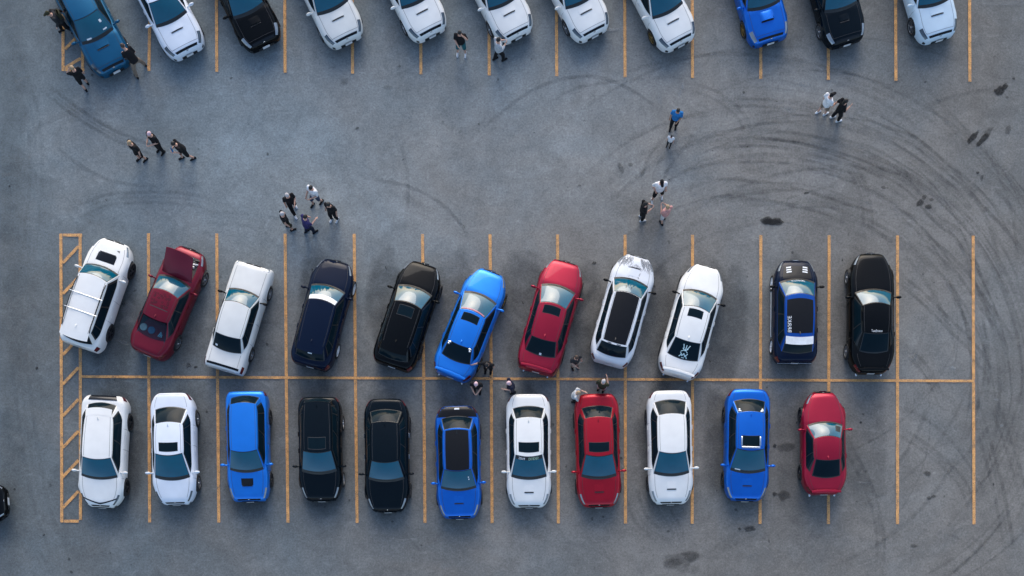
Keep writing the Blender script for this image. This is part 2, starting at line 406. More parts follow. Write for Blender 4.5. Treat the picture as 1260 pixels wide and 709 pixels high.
# ---------------------------------------------------------------- painted bays
ln = Decal(); ln.z = .037
def line(x0, y0, x1, y1, w=.122):
    a, c = G(x0, y0), G(x1, y1); n = max(2, int((c-a).length/.4))
    ln.strip([a+(c-a)*k/n for k in range(n+1)], w, 1.0, False)
MIDX = [183,267,351,436,520,603,686,769,852,936,1020,1104,1197]
BOTX = [184.5,269.5,354.5,439.5,523,605.5,687,769.5,851.5,935,1019,1104,1198]
TOPX = [267,351,434,518,602,685,769,852,936,1019,1102,1193]
MBX = [183.5,268,352.5,437.5,521.5,604.5,686.5,769.3,852,935.5,1019.5,1104,1197.5]
def midy(x): return 463.8+(x-100)/1097*5.4
for i in range(13):
    x = MIDX[i]; line(x, 287.5+i*.25, MBX[i], midy(x)-1.8); line(MBX[i], midy(x)+1.8, BOTX[i], 643+i*.2)
for i, x in enumerate(TOPX): line(x-.5, -30, x, 89+i*1.1)
line(185, 0, 183.5, 88)
line(100.5, 463.8, 1199, 469.2, .105)
line(75.3, 288, 76.5, 643); line(99, 288+3, 99.5, 640); line(77.6, 289.8, 101.5, 289.8); line(79, 641.5, 97.2, 641.5)
line(78, -30, 78, 88); line(102, -30, 102, 84.8); line(80.6, 86.4, 104.4, 86.4)
for y in (324,362,400,437,473,512,551,587,625): line(77.8, y, 97, y-20.5, .12)
for y in (24,61,92): line(80.4, min(y,84), 99.6, y-19.5, .12)
ln.build('parking_lines', decal_material('line_paint', (.76,.39,.14), .7, 3.5, .5, .9))
# ---------------------------------------------------------------- cars
class Car:
    """A parametric car: local +y is forward, origin on the ground under its middle."""
    def __init__(s, **k):
        d = dict(W=1.79, H=1.44, c=.23, wt=.437, rt=.763, rb=.89, zn=.74, zc=.96, zd=1.03, n0=.42, n1=.60, Rf=.95, Rr=.62, p=1.65,
                 xb=.825, xt=.60, xr=.59, xrb=.73, belt=.885, bow=.13, rbow=.10, nd=.20, td=.17, wr=.32, fa=.87, ra=.95, tail=.0)
        d.update(k); s.__dict__.update(d)
        s.h = s.W/2; s.wf = s.fa; s.wb = s.L-s.ra
    def y(s, d): return s.L/2-d
    def hw(s, d):
        f = 1.0
        def rnd(t, n0): return n0+(1-n0)*(1-(1-t)**s.p)**(1/s.p)
        if d < s.Rf: f = min(f, rnd(max(d,0)/s.Rf, s.n0))
        e = s.L-d
        if e < s.Rr: f = min(f, rnd(max(e,0)/s.Rr, s.n1))
        f *= 1-.014*math.exp(-((d-s.L*.5)/(s.L*.16))**2)
        return s.h*f
    def ztop(s, d):
        cw, rb = s.c*s.L, s.rb*s.L
        if d < cw:
            t = max(d, 0)/cw; z = s.zn+(s.zc-s.zn)*t**.85
            if d < .26: q = max(d, 0)/.26; z -= s.nd*(1-math.sqrt(1-(1-q)**2))
        elif d < rb: z = s.zc+(s.zd-s.zc)*(d-cw)/(rb-cw)
        else: z = s.zd-s.tail*(d-rb)/max(.05, s.L-rb)
        e = s.L-d
        if e < .2: q = max(e, 0)/.2; z -= s.td*(1-math.sqrt(1-(1-q)**2))
        return z
    def bnom(s, d):
        e = s.L-d; z = .2
        if d < .3: z += .12*(1-d/.3)**2
        if e < .35: z += .16*(1-e/.35)**2
        return z
    def zbot(s, d):
        z = s.bnom(d); R = s.wr+.045
        for w in (s.wf, s.wb):
            q = R*R-(d-w)**2
            if q > 0: z = max(z, s.wr+math.sqrt(q)*.97-.0)
        return z
    VT = (0,.12,.25,.36,.44,.52,.62,.76,.86,.92,1)
    def prof(s, d):
        w, T, B, Bn = s.hw(d), s.ztop(d), s.zbot(d), s.bnom(d)
        k = min(1, (T-Bn)/.62)
        z = [T, T-.004*k, T-.018*k, T-.045*k, T-.095*k, T-.18*k, Bn+(T-Bn)*.5, Bn+(T-Bn)*.17, Bn+.03*k, Bn, Bn]
        for i in range(len(z)): z[i] = max(z[i], B+.006*(10-i))
        x = [0,.26,.55,.78,.90,.965,1.0,.985,.955,.88,0]
        return [(v, a*w, b_) for v, a, b_ in zip(s.VT, x, z)]
    def B(s, d, v):
        p = hermite(s.prof(d), min(abs(v), 1)); return Vector((p[0]*(1 if v >= 0 else -1), s.y(d), p[1]))
    def bz(s, d, x):
        pr = s.prof(d); x = abs(x)
        for i in range(len(pr)-1):
            if pr[i+1][1] >= x: t = (x-pr[i][1])/(pr[i+1][1]-pr[i][1]+1e-9); return pr[i][2]+(pr[i+1][2]-pr[i][2])*t
        return pr[6][2]
    # greenhouse ------------------------------------------------------------
    def Wc(s, u, t):     # windscreen: u across, t from base to top
        xb, xt = s.xb*s.h, s.xt*s.h
        d0 = s.c*s.L+s.bow*u*u; x0 = xb*u; z0 = s.bz(d0, x0)-.012
        d1 = s.wt*s.L+.10*u*u-.05; x1 = xt*u; z1 = s.H-.055*u*u-.01
        b = 4*t*(1-t)*(1-u*u)
        return Vector((x0+(x1-x0)*t, s.y(d0+(d1-d0)*t)+.012*b, z0+(z1-z0)*t+.05*b))
    def Rc(s, u, t):     # rear glass: t from roof to base
        xb, xt = s.xrb*s.h, s.xr*s.h
        d0 = s.rt*s.L-.06*u*u+.03; x0 = xt*u; z0 = s.H-.035-.05*u*u
        d1 = s.rb*s.L-s.rbow*u*u; x1 = xb*u; z1 = s.bz(d1, x1)-.012
        b = 4*t*(1-t)*(1-u*u)
        return Vector((x0+(x1-x0)*t, s.y(d0+(d1-d0)*t)-.012*b, z0+(z1-z0)*t+.04*b))
    def Rf_(s, u, t):    # roof
        a, c = s.Wc(u, 1), s.Rc(u, 0)
        p = a+(c-a)*t; b = 4*t*(1-t)
        p.x *= 1+.035*b; p.z += .03*b; return p
    def Sd(s, side, u, t):   # side: u from A-pillar to rear pillar, t from belt to roof
        a, c = s.Wc(side, 0), s.Rc(side, 1)
        q = 4*u*(1-u); y = a.y+(c.y-a.y)*u; d = s.L/2-y
        xm = s.belt*s.hw(d); xl = a.x+(c.x-a.x)*u
        k = min(1, q*1.6); k = k*k*(3-2*k)
        x = xl*(1-k)+side*xm*k
        lo = Vector((x, y, s.bz(d, x)-.012)); hi = s.Rf_(side, u)
        p = lo+(hi-lo)*t; p.x += side*.035*4*t*(1-t)*min(1, q*2); return p
    def build(s, root, paintm):
        b = MB(); ds = [0,.012,.03,.06,.1,.15,.21,.28]
        x = .36
        while x < s.L-.3: ds.append(x); x += .085
        ds += [s.L-q for q in (.28,.21,.15,.1,.06,.03,.012,0)]
        R = s.wr+.045
        for w in (s.wf, s.wb): ds += [w+q*R for q in (-1.001,-.985,-.93,-.8,.8,.93,.985,1.001)]
        ds = sorted(set(round(q, 4) for q in ds))
        vs = []
        for i in range(10):
            a, c = s.VT[i], s.VT[i+1]; vs += [a, (a+c)/2]
        vs = [-v for v in reversed(vs[1:])] + vs
        full = [-1]+vs
        rows = [[s.B(d, v) for v in full] for d in ds]
        ids = b.grid(rows, True)
        n = len(full)
        for k in range(len(b.f)):
            j = k % n; va = abs(full[j]); vb = abs(full[(j+1) % n])
            if min(va, vb) >= .86: b.m[k] = 1
        b.face(ids[0][::-1]); b.face(ids[-1])
        return b
    def shell(s, b, rear_open=False):
        us = lsp(-1, 1, 13); ts = lsp(0, 1, 9)
        b.grid([[s.Wc(u, t) for u in us] for t in ts]); b.grid([[s.Rf_(u, t) for u in us] for t in lsp(0, 1, 15)])
        if not rear_open: b.grid([[s.Rc(u, t) for u in us] for t in ts])
        for sd in (-1, 1): b.grid([[s.Sd(sd, u, t) for u in lsp(0, 1, 23)] for t in ts])
WHEELS = {}
def wheel_meshes(r, rim, spokes):
    key = (r, rim.name, spokes)
    if key in WHEELS: return WHEELS[key]
    t = MB(); n = 28
    prof = [(.69*r,-.085),(.86*r,-.11),(.96*r,-.10),(r,-.07),(r,.07),(.96*r,.10),(.86*r,.112),(.70*r,.09)]
    rows = [[Vector((x, q*math.cos(2*math.pi*j/n), q*math.sin(2*math.pi*j/n))) for j in range(n)] for q, x in prof]
    t.grid(rows, True)
    tm_ = t.mesh('wheel', [TYRE])
    g = MB(); R = .70*r
    prof = [(.02,.01),(R*.9,-.0),(R*.93,.085),(R,.095),(R,.075)]
    rows = [[Vector((x, q*math.cos(2*math.pi*j/n), q*math.sin(2*math.pi*j/n))) for j in range(n)] for q, x in prof]
    g.grid(rows[:2], True, 1); g.grid(rows[1:], True, 0)
    for k in range(spokes):
        a = 2*math.pi*k/spokes; c, s_ = math.cos(a), math.sin(a)
        Rm = Matrix(((1,0,0),(0,c,-s_),(0,s_,c)))
        g.box(Rm @ Vector((.062, R*.47, 0)), (.03, R*.9, .06), Rm)
    g.tube((.03,0,0), (.085,0,0), R*.2, R*.16, 10)
    gm = g.mesh('rim', [rim, RIMD])
    WHEELS[key] = (tm_, gm); return WHEELS[key]

def make_car(kind, F, zf, Rr_=None, zr=.9, ang=None, L=4.45, colour='white', label='', group='', rim=RIM, spokes=5, roof=None, hood=None,
             sunroof=None, scoop=None, lens=LENS, feats=(), spec=None, dx=0.0):
    f = G(*F, zf)
    if Rr_ is not None:
        r = G(*Rr_, zr); L = (f-r).length; fwd = (f-r).normalized()
    else:
        fwd = Vector((math.sin(math.radians(ang)), -math.cos(math.radians(ang)), 0)); r = f-fwd*L
    sp = dict(spec or {}); s = Car(L=L, **sp)
    root = bpy.data.objects.new(kind, None); COL.objects.link(root)
    root.location = (f+r)/2; root.rotation_euler = (0, 0, math.atan2(-fwd.x, fwd.y)); root.empty_display_size = .5
    tag(root, label, 'car', group)
    pm = P[colour]; h = s.h; O = {}
    b = s.build(root, pm)
    O['body'] = b.build('body', [pm, TRIM], root, 35)
    b = MB(); s.shell(b, 'open_rear_view' in feats)
    O['cabin'] = b.build('cabin', [P[roof] if roof in P else pm], root, 38)
    BS = lambda d, v: s.B(d, v)
    # seals + glass
    gl = GLASSD if 'tint' in feats else GLASS
    sheet(s.Wc, lsp(-.965,.965,15), lsp(-.05,.985,11), .003, 'windscreen_seal', TRIM, root)
    O['windscreen'] = sheet(s.Wc, lsp(-.945,.945,17), lsp(.15,.955,11), .006, 'windscreen', GLASS, root)
    for q in (-1, 1):
        sheet(lambda u, t: s.Wc(u, t+.06+.05*u), lsp(-.62 if q < 0 else .02, -.02 if q < 0 else .66, 6), (.02,.035), .014, 'wiper', TRIM, root, .006)
    if 'open_rear_view' in feats:
        O['rear_window'] = sheet(s.Rc, lsp(-.94,.94,13), lsp(.03,.95,9), .006, 'rear_window', rear_clear(), root, .01)
    else:
        sheet(s.Rc, lsp(-.955,.955,13), lsp(.015,.985,9), .003, 'rear_window_seal', TRIM, root)
        O['rear_window'] = sheet(s.Rc, lsp(-.90,.90,13), lsp(.05,.92,9), .006, 'rear_window', GLASSD, root)
    for sd in (-1, 1):
        fn = lambda u, t, sd=sd: s.Sd(sd, u, t)
        sheet(fn, lsp(.035,.945,22), lsp(.10,.90,6), .003, 'side_window_seal', TRIM, root)
        for a, c in ((.075,.44),(.465,.78),(.80,.92)):
            if 'coupe' in feats:
                if a > .7: continue
                a, c = {.075:(.075,.62),.465:(.65,.90)}[a]
            sheet(fn, lsp(a, c, 8), lsp(.14,.86,5), .006, 'side_window', GLASSD, root)
        # seams along the roof edge
        sheet(lambda u, t, sd=sd: s.Rf_(sd*(.88+.02*u), t), (0, 1), lsp(.02,.98,9), .002, 'roof_channel', SEAM, root, .004)
    # panel gaps
    def gap(fn, pts, w=.012, m_=None):
        g = MB(); w *= .75
        for (u0, v0), (u1, v1) in zip(pts, pts[1:]):
            p, q = fn(u0, v0), fn(u1, v1); d = q-p
            if d.length < 1e-4: continue
            e = 1e-3; n = (fn(u0+e, v0)-fn(u0-e, v0)).cross(fn(u0, v0+e)-fn(u0, v0-e))
            if n.length < 1e-12: continue
            n.normalize()
            if n.dot(p-Vector((0, p.y, .4))) < 0: n = -n
            t = d.normalized().cross(n)*w/2
            ids = [g.vert(x) for x in (p+n*.0025+t, q+n*.0025+t, q+n*.0025-t, p+n*.0025-t)]; g.face(ids)
        if g.f: g.build('panel_gap' if m_ is None else 'bonnet_crease', m_ or SEAM, root)
    cw = s.c*s.L; hood_d = .24
    if 'engine_open' not in feats:
        for sd in (-1, 1): gap(BS, [(d, sd*.34) for d in lsp(hood_d, cw+.16, 12)], .014)
    if 'front_gap' in feats: gap(BS, [(hood_d, v) for v in lsp(-.34,.34,13)], .014)
    if not ('wagon' in feats or 'hatch' in feats):
        db = s.rb*s.L
        for sd in (-1, 1): gap(BS, [(d, sd*.33) for d in lsp(db-.02, L-.09, 6)])
        gap(BS, [(L-.09, v) for v in lsp(-.33,.33,9)], .014)
    dA, dB = cw+.12, s.L*.5
    doors = (dA, dB+.1, min(s.wb-s.wr-.02, s.L*.73)) if 'coupe' not in feats else (dA, s.wb-s.wr-.1)
    for sd in (-1, 1):
        for d in doors: gap(BS, [(d, sd*v) for v in lsp(.45,.85,7)], .014)
        gap(BS, [(d, sd*.85) for d in lsp(doors[0], doors[-1], 10)])
    # door handles
    for sd in (-1, 1):
        for d in doors[1:]:
            hb = MB(); p = s.B(d-.17, sd*.555); hb.box(p+Vector((sd*.012,0,0)), (.03,.19,.028), bev=.01); hb.build('door_handle', CHROME if 'chrome' in feats else pm, root)
    # mirrors
    for sd in (-1, 1):
        mb = MB(); d = cw+.34; p = s.B(d, sd*.44)
        mb.tube(p+Vector((-sd*.02,0,.01)), p+Vector((sd*.12,.01,.06)), .025, .03, 8)
        mb.ell(p+Vector((sd*.19,.0,.07)), (.115,.055,.07)); mb.build('mirror', P['black'] if 'black_mirror' in feats else pm, root)
    # lamps, grille, bumpers, plates
    lensm = lens
    hd0, hd1 = (.10,.50) if 'boxy' not in feats else (.02,.16)
    for sd in (-1, 1):
        if 'boxy' in feats: rng_ = lsp(.18,.40,5)
        else: rng_ = lsp(*((.365,.475) if 'big_lamps' in feats else (.40,.47)),5)
        sheet(BS, lsp(hd0, hd1, 9), [sd*v for v in rng_], .006, 'headlight', lensm, root, .01)
        if 'boxy' not in feats:
            sheet(BS, lsp(.03,.10,3), [sd*v for v in lsp(.60,.74,4)], .005, 'fog_lamp', TRIM, root, .01)
        t0 = L-(.30 if 'wagon' not in feats and 'hatch' not in feats else .20)
        sheet(BS, lsp(t0, L-.02, 7), [sd*v for v in (lsp(.45,.56,5) if 'hatch' not in feats and 'wagon' not in feats else lsp(.47,.60,5))], .006, 'tail_light', RED, root, .01)
    sheet(BS, lsp(*((.075,.15) if 'top_grille' in feats else (.022,.07)),4), lsp(-.32,.32,9), .005, 'grille', GLOSSB if 'slim_grille' not in feats else TRIM, root, .01)
    gb = MB(); gb.box((0, L/2+.012, .42), (.38*2*h,.03,.14), bev=.012); gb.build('lower_grille', TRIM, root)
    pb = MB(); pb.box((0, L/2+.034, .47), (.30,.016,.15), bev=.012); pb.build('number_plate', PLATE, root)
    pb = MB(); pb.box((0, -L/2-.012, .60), (.30,.016,.15), bev=.012); pb.build('number_plate', PLATE, root)
    eb = MB(); e = s.B(.06, 0); eb.ell(e+Vector((0,.01,.0)), (.055,.012,.032)); eb.build('badge', CHROME, root)
    if 'coupe' in feats or 'sport' in feats:
        xb_ = MB()
        for sd in (-1, 1): xb_.tube((sd*.5, -L/2+.25, .28), (sd*.5, -L/2-.01, .28), .045, .045, 12)
        xb_.build('exhaust', CHROME, root)
    # wheels
    tmesh, gmesh = wheel_meshes(s.wr, rim, spokes)
    for d in (s.wf, s.wb):
        for sd in (-1, 1):
            w = link('wheel', tmesh, root); w.location = (sd*(s.hw(d)-.085), s.y(d), s.wr)
            if sd < 0: w.rotation_euler = (0, 0, math.pi)
            link('rim', gmesh, w)
    # shark-fin aerial
    if 'no_aerial' not in feats:
        ab = MB(); p = s.Rf_(0, .90); ab.tube(p+Vector((0,.05,-.01)), p+Vector((0,-.05,.045)), .03, .012, 8); ab.build('aerial', pm if roof is None else TRIM, root)
    # roof
    if roof == 'panel':
        O['roof_panel'] = sheet(s.Rf_, lsp(-.84,.84,13), lsp(.0,.97,13), .005, 'roof_panel', MATTEB, root, .01)
    elif roof == 'narrow':
        O['roof_panel'] = sheet(s.Rf_, lsp(-.90,.90,13), lsp(.10,.90,13), .005, 'roof_panel', MATTEB, root, .01)
    if sunroof:
        u0, t0, t1 = sunroof
        sheet(s.Rf_, lsp(-u0-.02,u0+.02,9), lsp(t0-.012,t1+.012,7), .003, 'sunroof_seal', SEAM, root, .01)
        O['sunroof'] = sheet(s.Rf_, lsp(-u0,u0,9), lsp(t0,t1,7), .007, 'sunroof', GLASSD, root, .01)
        if 'open_sunroof' in feats:
            fb = MB(); a, c = s.Rf_(0, t0), s.Rf_(0, t1); x = u0*s.xt*h+.03
            fb.box((0, a.y+.05, a.z+.03), (x*2, .07, .03), bev=.01)
            for sd in (-1, 1): fb.box((sd*x, (a.y+c.y)/2, a.z+.03), (.06, abs(a.y-c.y)*.9, .03), bev=.01)
            fb.build('frame', CHROME, O['sunroof'])
    # bonnet scoop: raised duct with a dark mouth
    if scoop:
        d0, d1, v0, ht, col = scoop
        def off(d, v):
            t = (d-d0)/(d1-d0); e = 1-(abs(v)/v0)**4
            return .006+max(0, e)*ht*((1-t)**.8)
        m_ = MATS[col] if col else pm
        O['scoop'] = sheet(BS, lsp(d0, d1, 8), lsp(-v0, v0, 13), off, 'bonnet_scoop', m_, root, .01)
        mb = MB(); a = [s.B(d0, v) for v in lsp(-v0*.9, v0*.9, 9)]
        mb.grid([[p+Vector((0,.012,.004)) for p in a], [p+Vector((0,.035 if False else .012,ht*.9*max(.25,1-(abs(v)/v0)**4))) for p, v in zip(a, lsp(-v0*.9, v0*.9, 9))]])
        mb.grid([[p+Vector((0,.012,.008)) for p in a], [p+Vector((0,.055,.008)) for p in a]])
        mb.build('scoop_mouth', TRIM, O['scoop'])
    if hood == 'ridges':
        for sd in (-1, 1):
            gap(BS, [(d, sd*(.20+.05*(cw-d)/cw)) for d in lsp(.34, cw-.02, 8)], .01, pm)
    # add-ons
    if 'lip_spoiler' in feats or 'wing' in feats:
        wb_ = MB(); high = 'wing' in feats; z = s.ztop(L-.13)+(.17 if high else .03); y = -L/2+.12; wd = s.xrb*h*.98
        pts = lsp(-1, 1, 11)
        wb_.grid([[Vector((u*wd, y-.03*u*u-.02+.05*a, z+.02*(1-u*u)+c)) for u in pts] for a, c in ((1,.0),(.7,.022),(-.7,.035),(-1,.03),(-.7,.0),(.7,-.012),(1,0))])
        for sd in (-1, 1): wb_.box((sd*wd*(.8 if high else .6), y-.02, z-(.08 if high else .012)), (.03,.12,.18 if high else .04), bev=.008)
        wb_.build('spoiler', TRIM if 'black_spoiler' in feats else pm, root)
    if 'roof_spoiler' in feats:
        sb = MB(); a = s.Rf_(0, 1); x = s.xr*h*.98
        zz = (0,.028,.02,-.03)
        us = lsp(-1, 1, 11)
        sb.grid([[Vector((u*x, s.Rf_(u, .985).y-q*.30, s.Rf_(u,.985).z+.006-q*.03)) for u in us] for q in lsp(0, 1, 5)]+[[Vector((u*x, s.Rf_(u,.985).y-.27, s.Rf_(u,.985).z-.065)) for u in us]])
        sb.build('roof_spoiler', {'b': TRIM, 'w': WHITEP}.get(next((q[-1] for q in feats if q.startswith('spoilercol_')), ''), pm), root)
    if 'rails' in feats:
        for sd in (-1, 1):
            rb_ = MB(); pts = [s.Rf_(sd*.95, t)+Vector((sd*.01,0,.055 if 0 < i < 8 else .0)) for i, t in enumerate(lsp(.06,.96,9))]
            for p, q in zip(pts, pts[1:]): rb_.tube(p, q, .02, .02, 8)
            rb_.build('roof_rail', TRIM, root)
        for t in (.34,.64):
            cb = MB(); a, c = s.Rf_(-1, t), s.Rf_(1, t)
            cb.tube(a+Vector((-.06,0,.065)), c+Vector((.06,0,.065)), .015, .015, 8)
            cb.build('roof_bar', CHROME, root)
    return root, s, O, BS
_RC = []
def rear_clear():
    if not _RC:
        m, nt, b = newmat('clear_rear_glass'); N, Lk = nt.nodes, nt.links
        b.inputs['Base Color'].default_value = (.004,.02,.03,1); b.inputs['Roughness'].default_value = .03; b.inputs['IOR'].default_value = 1.6
        t = N.new('ShaderNodeBsdfTransparent'); t.inputs[0].default_value = (.55,.75,.85,1); mx = N.new('ShaderNodeMixShader'); mx.inputs[0].default_value = .3
        Lk.new(t.outputs[0], mx.inputs[1]); Lk.new(b.outputs[0], mx.inputs[2]); Lk.new(mx.outputs[0], N['Material Output'].inputs['Surface'])
        _RC.append(m)
    return _RC[0]
def letter(fn, s, txt, cu, cv, su, sv, off, m, root, name, rot=0, wide=1.0):
    """Lettering wrapped on a surface; centre (cu,cv), su/sv surface units per letter-height."""
    me = text_mesh(txt); c, n = math.cos(rot), math.sin(rot)
    for v in me.vertices:
        x, y = v.co.x*c*wide-v.co.y*n, v.co.x*n*wide+v.co.y*c
        u_, v_ = cu+x*su, cv+y*sv
        e = 1e-3; nn = (fn(u_+e, v_)-fn(u_-e, v_)).cross(fn(u_, v_+e)-fn(u_, v_-e)).normalized(); p = fn(u_, v_)
        if nn.z < 0: nn = -nn
        v.co = p+nn*off
    me.materials.append(m); return link(name, me, root)

MID = 'cars parked nose up in the middle row'; BOT = 'cars parked nose down in the bottom row'; TOP = 'cars parked in the top row'
SED = dict()
WRX = dict(H=1.46, n0=.54, p=1.9)
# ---- middle row
root, s, O, BS = make_car('station_wagon', (143,297.5), .6, (99.6,428), .5, colour='white', group=MID, rim=RIMD, hood='ridges',
    label='white station wagon with roof bars and a dark bonnet scoop, parked over the hatched strip', feats=('wagon','rails','roof_spoiler','tint'),
    spec=dict(W=1.75, H=1.58, c=.26, wt=.40, rt=.905, rb=.975, zd=1.05, n0=.52, n1=.78, Rr=.4, Rf=.85, xt=.68, xr=.67, xrb=.74, wr=.34, bow=.13, zn=.80, zc=1.02), scoop=(.66,1.0,.20,.06,'gloss_black'))
dk = MB(); q = [s.B(d, v)+Vector((0,0,.006)) for d, v in ((.40,.16),(.46,.235),(.37,.225))]; dk.face([dk.vert(p) for p in q]); dk.build('bonnet_mark', TRIM, root)

root, s, O, BS = make_car('sedan', (236,307), .6, (181,437.5), .6, colour='darkred', group=MID, rim=RIM, label='dark red sedan with its bonnet propped open',
    feats=('engine_open','open_rear_view'), spec=dict(W=1.72, H=1.40, c=.29, wt=.46, rt=.70, rb=.865, n0=.50, xt=.63, xr=.60))
cw = s.c*s.L
sheet(BS, lsp(.30, cw-.02, 8), lsp(-.32,.32,9), .006, 'engine_bay', TRIM, root, .01)
rnd = random.Random(3)
for i in range(26):
    d, v = rnd.uniform(.36,.80), rnd.uniform(-.29,.30); p = s.B(d, v)+Vector((0,0,.02))
    eb = MB()
    if rnd.random() < .6: eb.box(p, (rnd.uniform(.06,.24), rnd.uniform(.05,.16), .07), Matrix.Rotation(rnd.uniform(-.4,.4), 3, 'Z'), bev=.012)
    else: eb.tube(p+Vector((-rnd.uniform(.05,.14),0,.01)), p+Vector((rnd.uniform(.05,.14), rnd.uniform(-.08,.08),.02)), .028, .028, 8)
    eb.build('engine_part', [STEEL, WHITEP, TRIM, STEEL, CHROME][rnd.randrange(5)], root)
hb = MB(); th = math.radians(40); us = lsp(-1, 1, 11); rows = []
hinge = s.B(cw-.02, 0)
def HP(u, t, o):
    Lh = cw-.27; x = u*s.h*(.74-.05*t-.03*t*u*u); k = t*Lh
    z = .06*(1-u*u)*math.sin(math.pi*(.2+.6*t)); yy = -.07*(1-abs(u)**2.5)*t
    return Vector((x, hinge.y+(k-yy-.08*t*0)*math.cos(th)-(z+o)*math.sin(th), hinge.z-.02+k*math.sin(th)+(z+o)*math.cos(th)-.03*u*u))
top = [[HP(u, t, 0) for u in us] for t in lsp(0, 1, 9)]; bot = [[HP(u, t, -.03) for u in us] for t in lsp(0, 1, 9)]
i1 = hb.grid(top); i2 = hb.grid(bot)
for j in range(10): hb.face([i1[0][j], i1[0][j+1], i2[0][j+1], i2[0][j]]); hb.face([i1[-1][j], i1[-1][j+1], i2[-1][j+1], i2[-1][j]])
for i in range(8): hb.face([i1[i][0], i1[i+1][0], i2[i+1][0], i2[i][0]]); hb.face([i1[i][-1], i1[i+1][-1], i2[i+1][-1], i2[i][-1]])
tag(hb.build('bonnet', P['darkred'], root), 'open bonnet propped up over the engine bay')
pr = MB(); p = s.B(.42, .30); pr.tube(p, HP(.75, .85, -.03), .012, .012, 6); pr.build('bonnet_prop', CHROME, root)
# parcel shelf with speakers seen through the rear glass
ps = MB(); x = s.xrb*s.h*.95
ps.grid([[Vector((u*x, s.y(d), s.ztop(s.rb*s.L)-.03+.02*q)) for u in lsp(-1,1,5)] for d, q in ((s.rt*s.L-.25, -9),(s.rt*s.L+.02,0),(s.rb*s.L-.02,0))])
ps.build('parcel_shelf', mat('shelf_cloth', (.012,.03,.05), .8), root)
for x, m_ in ((-.40, mat('speaker_cone', (.40,.40,.38), .6)), (-.06, mat('blue_cone', (.06,.14,.24), .6))):
    sp = MB(); c = Vector((x, s.y(s.rb*s.L-.33), s.ztop(s.rb*s.L)-.01)); sp.tube(c-Vector((0,0,.03)), c+Vector((0,0,.03)), .155, .14, 18, caps=0); sp.ell(c+Vector((0,0,.03)), (.07,.07,.02)); sp.build('speaker', m_, root)
for k in range(3):
    st = MB(); c = Vector((.30+.05*k, s.y(s.rb*s.L-.30)-.02*k, s.ztop(s.rb*s.L)-.0)); st.box(c, (.028,.22-.05*k,.02), Matrix.Rotation(-.25+.12*k, 3, 'Z')); st.build('sticker', mat('pale_blue_vinyl', (.32,.55,.62), .5), root)
rp = MB()      # tone-on-tone pattern on the front of the roof
rnd = random.Random(5)
for k in range(34):
    u, t = rnd.uniform(-.62,.62), rnd.uniform(.10,.52); a = rnd.uniform(0, 3.1)
    pts = [s.Rf_(u+.16*q*math.cos(a+q*1.2), t+.06*q*math.sin(a+q*1.2))+Vector((0,0,.006)) for q in lsp(-1, 1, 5)]
    for p, q in zip(pts, pts[1:]):
        n = (q-p).cross(Vector((0,0,1))).normalized()*.014; rp.face([rp.vert(z) for z in (p+n, q+n, q-n, p-n)])
rp.build('roof_pattern', paint('roof_pattern', (.075,.006,.014), 0, .5), root)
sheet(s.Rf_, lsp(-.7,.7,7), (.60,.625), .003, 'roof_seam', SEAM, root, .004)

root, s, O, BS = make_car('sedan', (313,325.5), .7, (275.5,456), .55, colour='offwhite', group=MID, rim=RIM, spokes=8, label='boxy old white sedan with square corners and a black tail panel',
    feats=('boxy','no_aerial','black_mirror'), spec=dict(W=1.64, H=1.39, c=.255, wt=.42, rt=.715, rb=.845, n0=.88, n1=.90, Rf=.45, Rr=.35, p=2.6, zn=.80, zc=.94, zd=.96, nd=.14, td=.1, xb=.80, xt=.66, xr=.65, xrb=.76, wr=.29, bow=.10))
sheet(BS, lsp(s.L-.16, s.L-.07, 4), lsp(-.38,.38,11), .006, 'tail_panel', GLOSSB, root, .01)
st = sheet(s.Rc, lsp(-.78,-.62,3), lsp(.72,.84,3), .010, 'sticker', WHITEP, root, .003)

root, s, O, BS = make_car('hatchback', (415,320.5), .65, (381.5,452), .55, colour='navy', group=MID, rim=RIMW, spokes=6, label='dark navy hatchback with white wheels and a white sun strip',
    feats=('hatch','roof_spoiler'), spec=dict(W=1.74, H=1.46, c=.25, wt=.44, rt=.84, rb=.955, n0=.46, n1=.72, Rr=.5, Rf=.95, xt=.64, xr=.62, xrb=.72, zd=1.02))
sheet(s.Wc, lsp(-.93,.93,13), lsp(.72,.965,4), .009, 'sun_strip', WHITEP, root, .003)
sheet(s.Rc, lsp(-.12,.16,3), lsp(.38,.55,3), .010, 'sticker', WHITEP, root, .003)

root, s, O, BS = make_car('hatchback', (523,324), .65, (482,452), .55, colour='black', group=MID, rim=RIMD, label='black hatchback parked askew, left of the bright blue sedan',
    feats=('hatch','roof_spoiler'), sunroof=(.52,.08,.30), spec=dict(W=1.79, H=1.47, c=.245, wt=.45, rt=.84, rb=.955, n0=.46, n1=.72, Rr=.5, Rf=.95, xt=.63, xr=.61, xrb=.72, zd=1.02))

VTX = []
def corner_blocks(s, root):  # small chrome blocks at the upper corners of the rear window
    for sd in (-1, 1):
        b = MB(); p = s.Rc(sd*.80, .10); b.box(p+Vector((0,0,.02)), (.13,.07,.03), Matrix.Rotation(-sd*.2, 3, 'Z'), bev=.012); b.box(p+Vector((sd*.02,-.07,.01)), (.08,.06,.03), bev=.012); b.build('corner_block', CHROME, root)
root, s, O, BS = make_car('sedan', (605.5,333.5), .65, (554,465), .5, colour='skyblue', group=MID, rim=RIMG, label='bright blue sedan with a black sunroof parked askew beside the standing people',
    feats=('lip_spoiler','sport'), sunroof=(.62,.08,.30), spec=dict(W=1.76, H=1.43, c=.235, wt=.445, rt=.735, rb=.875, n0=.44, Rf=1.0))
sheet(s.Wc, lsp(-.85,.85,11), lsp(.90,.955,3), .009, 'sun_strip', PINK, root, .003); corner_blocks(s, root)

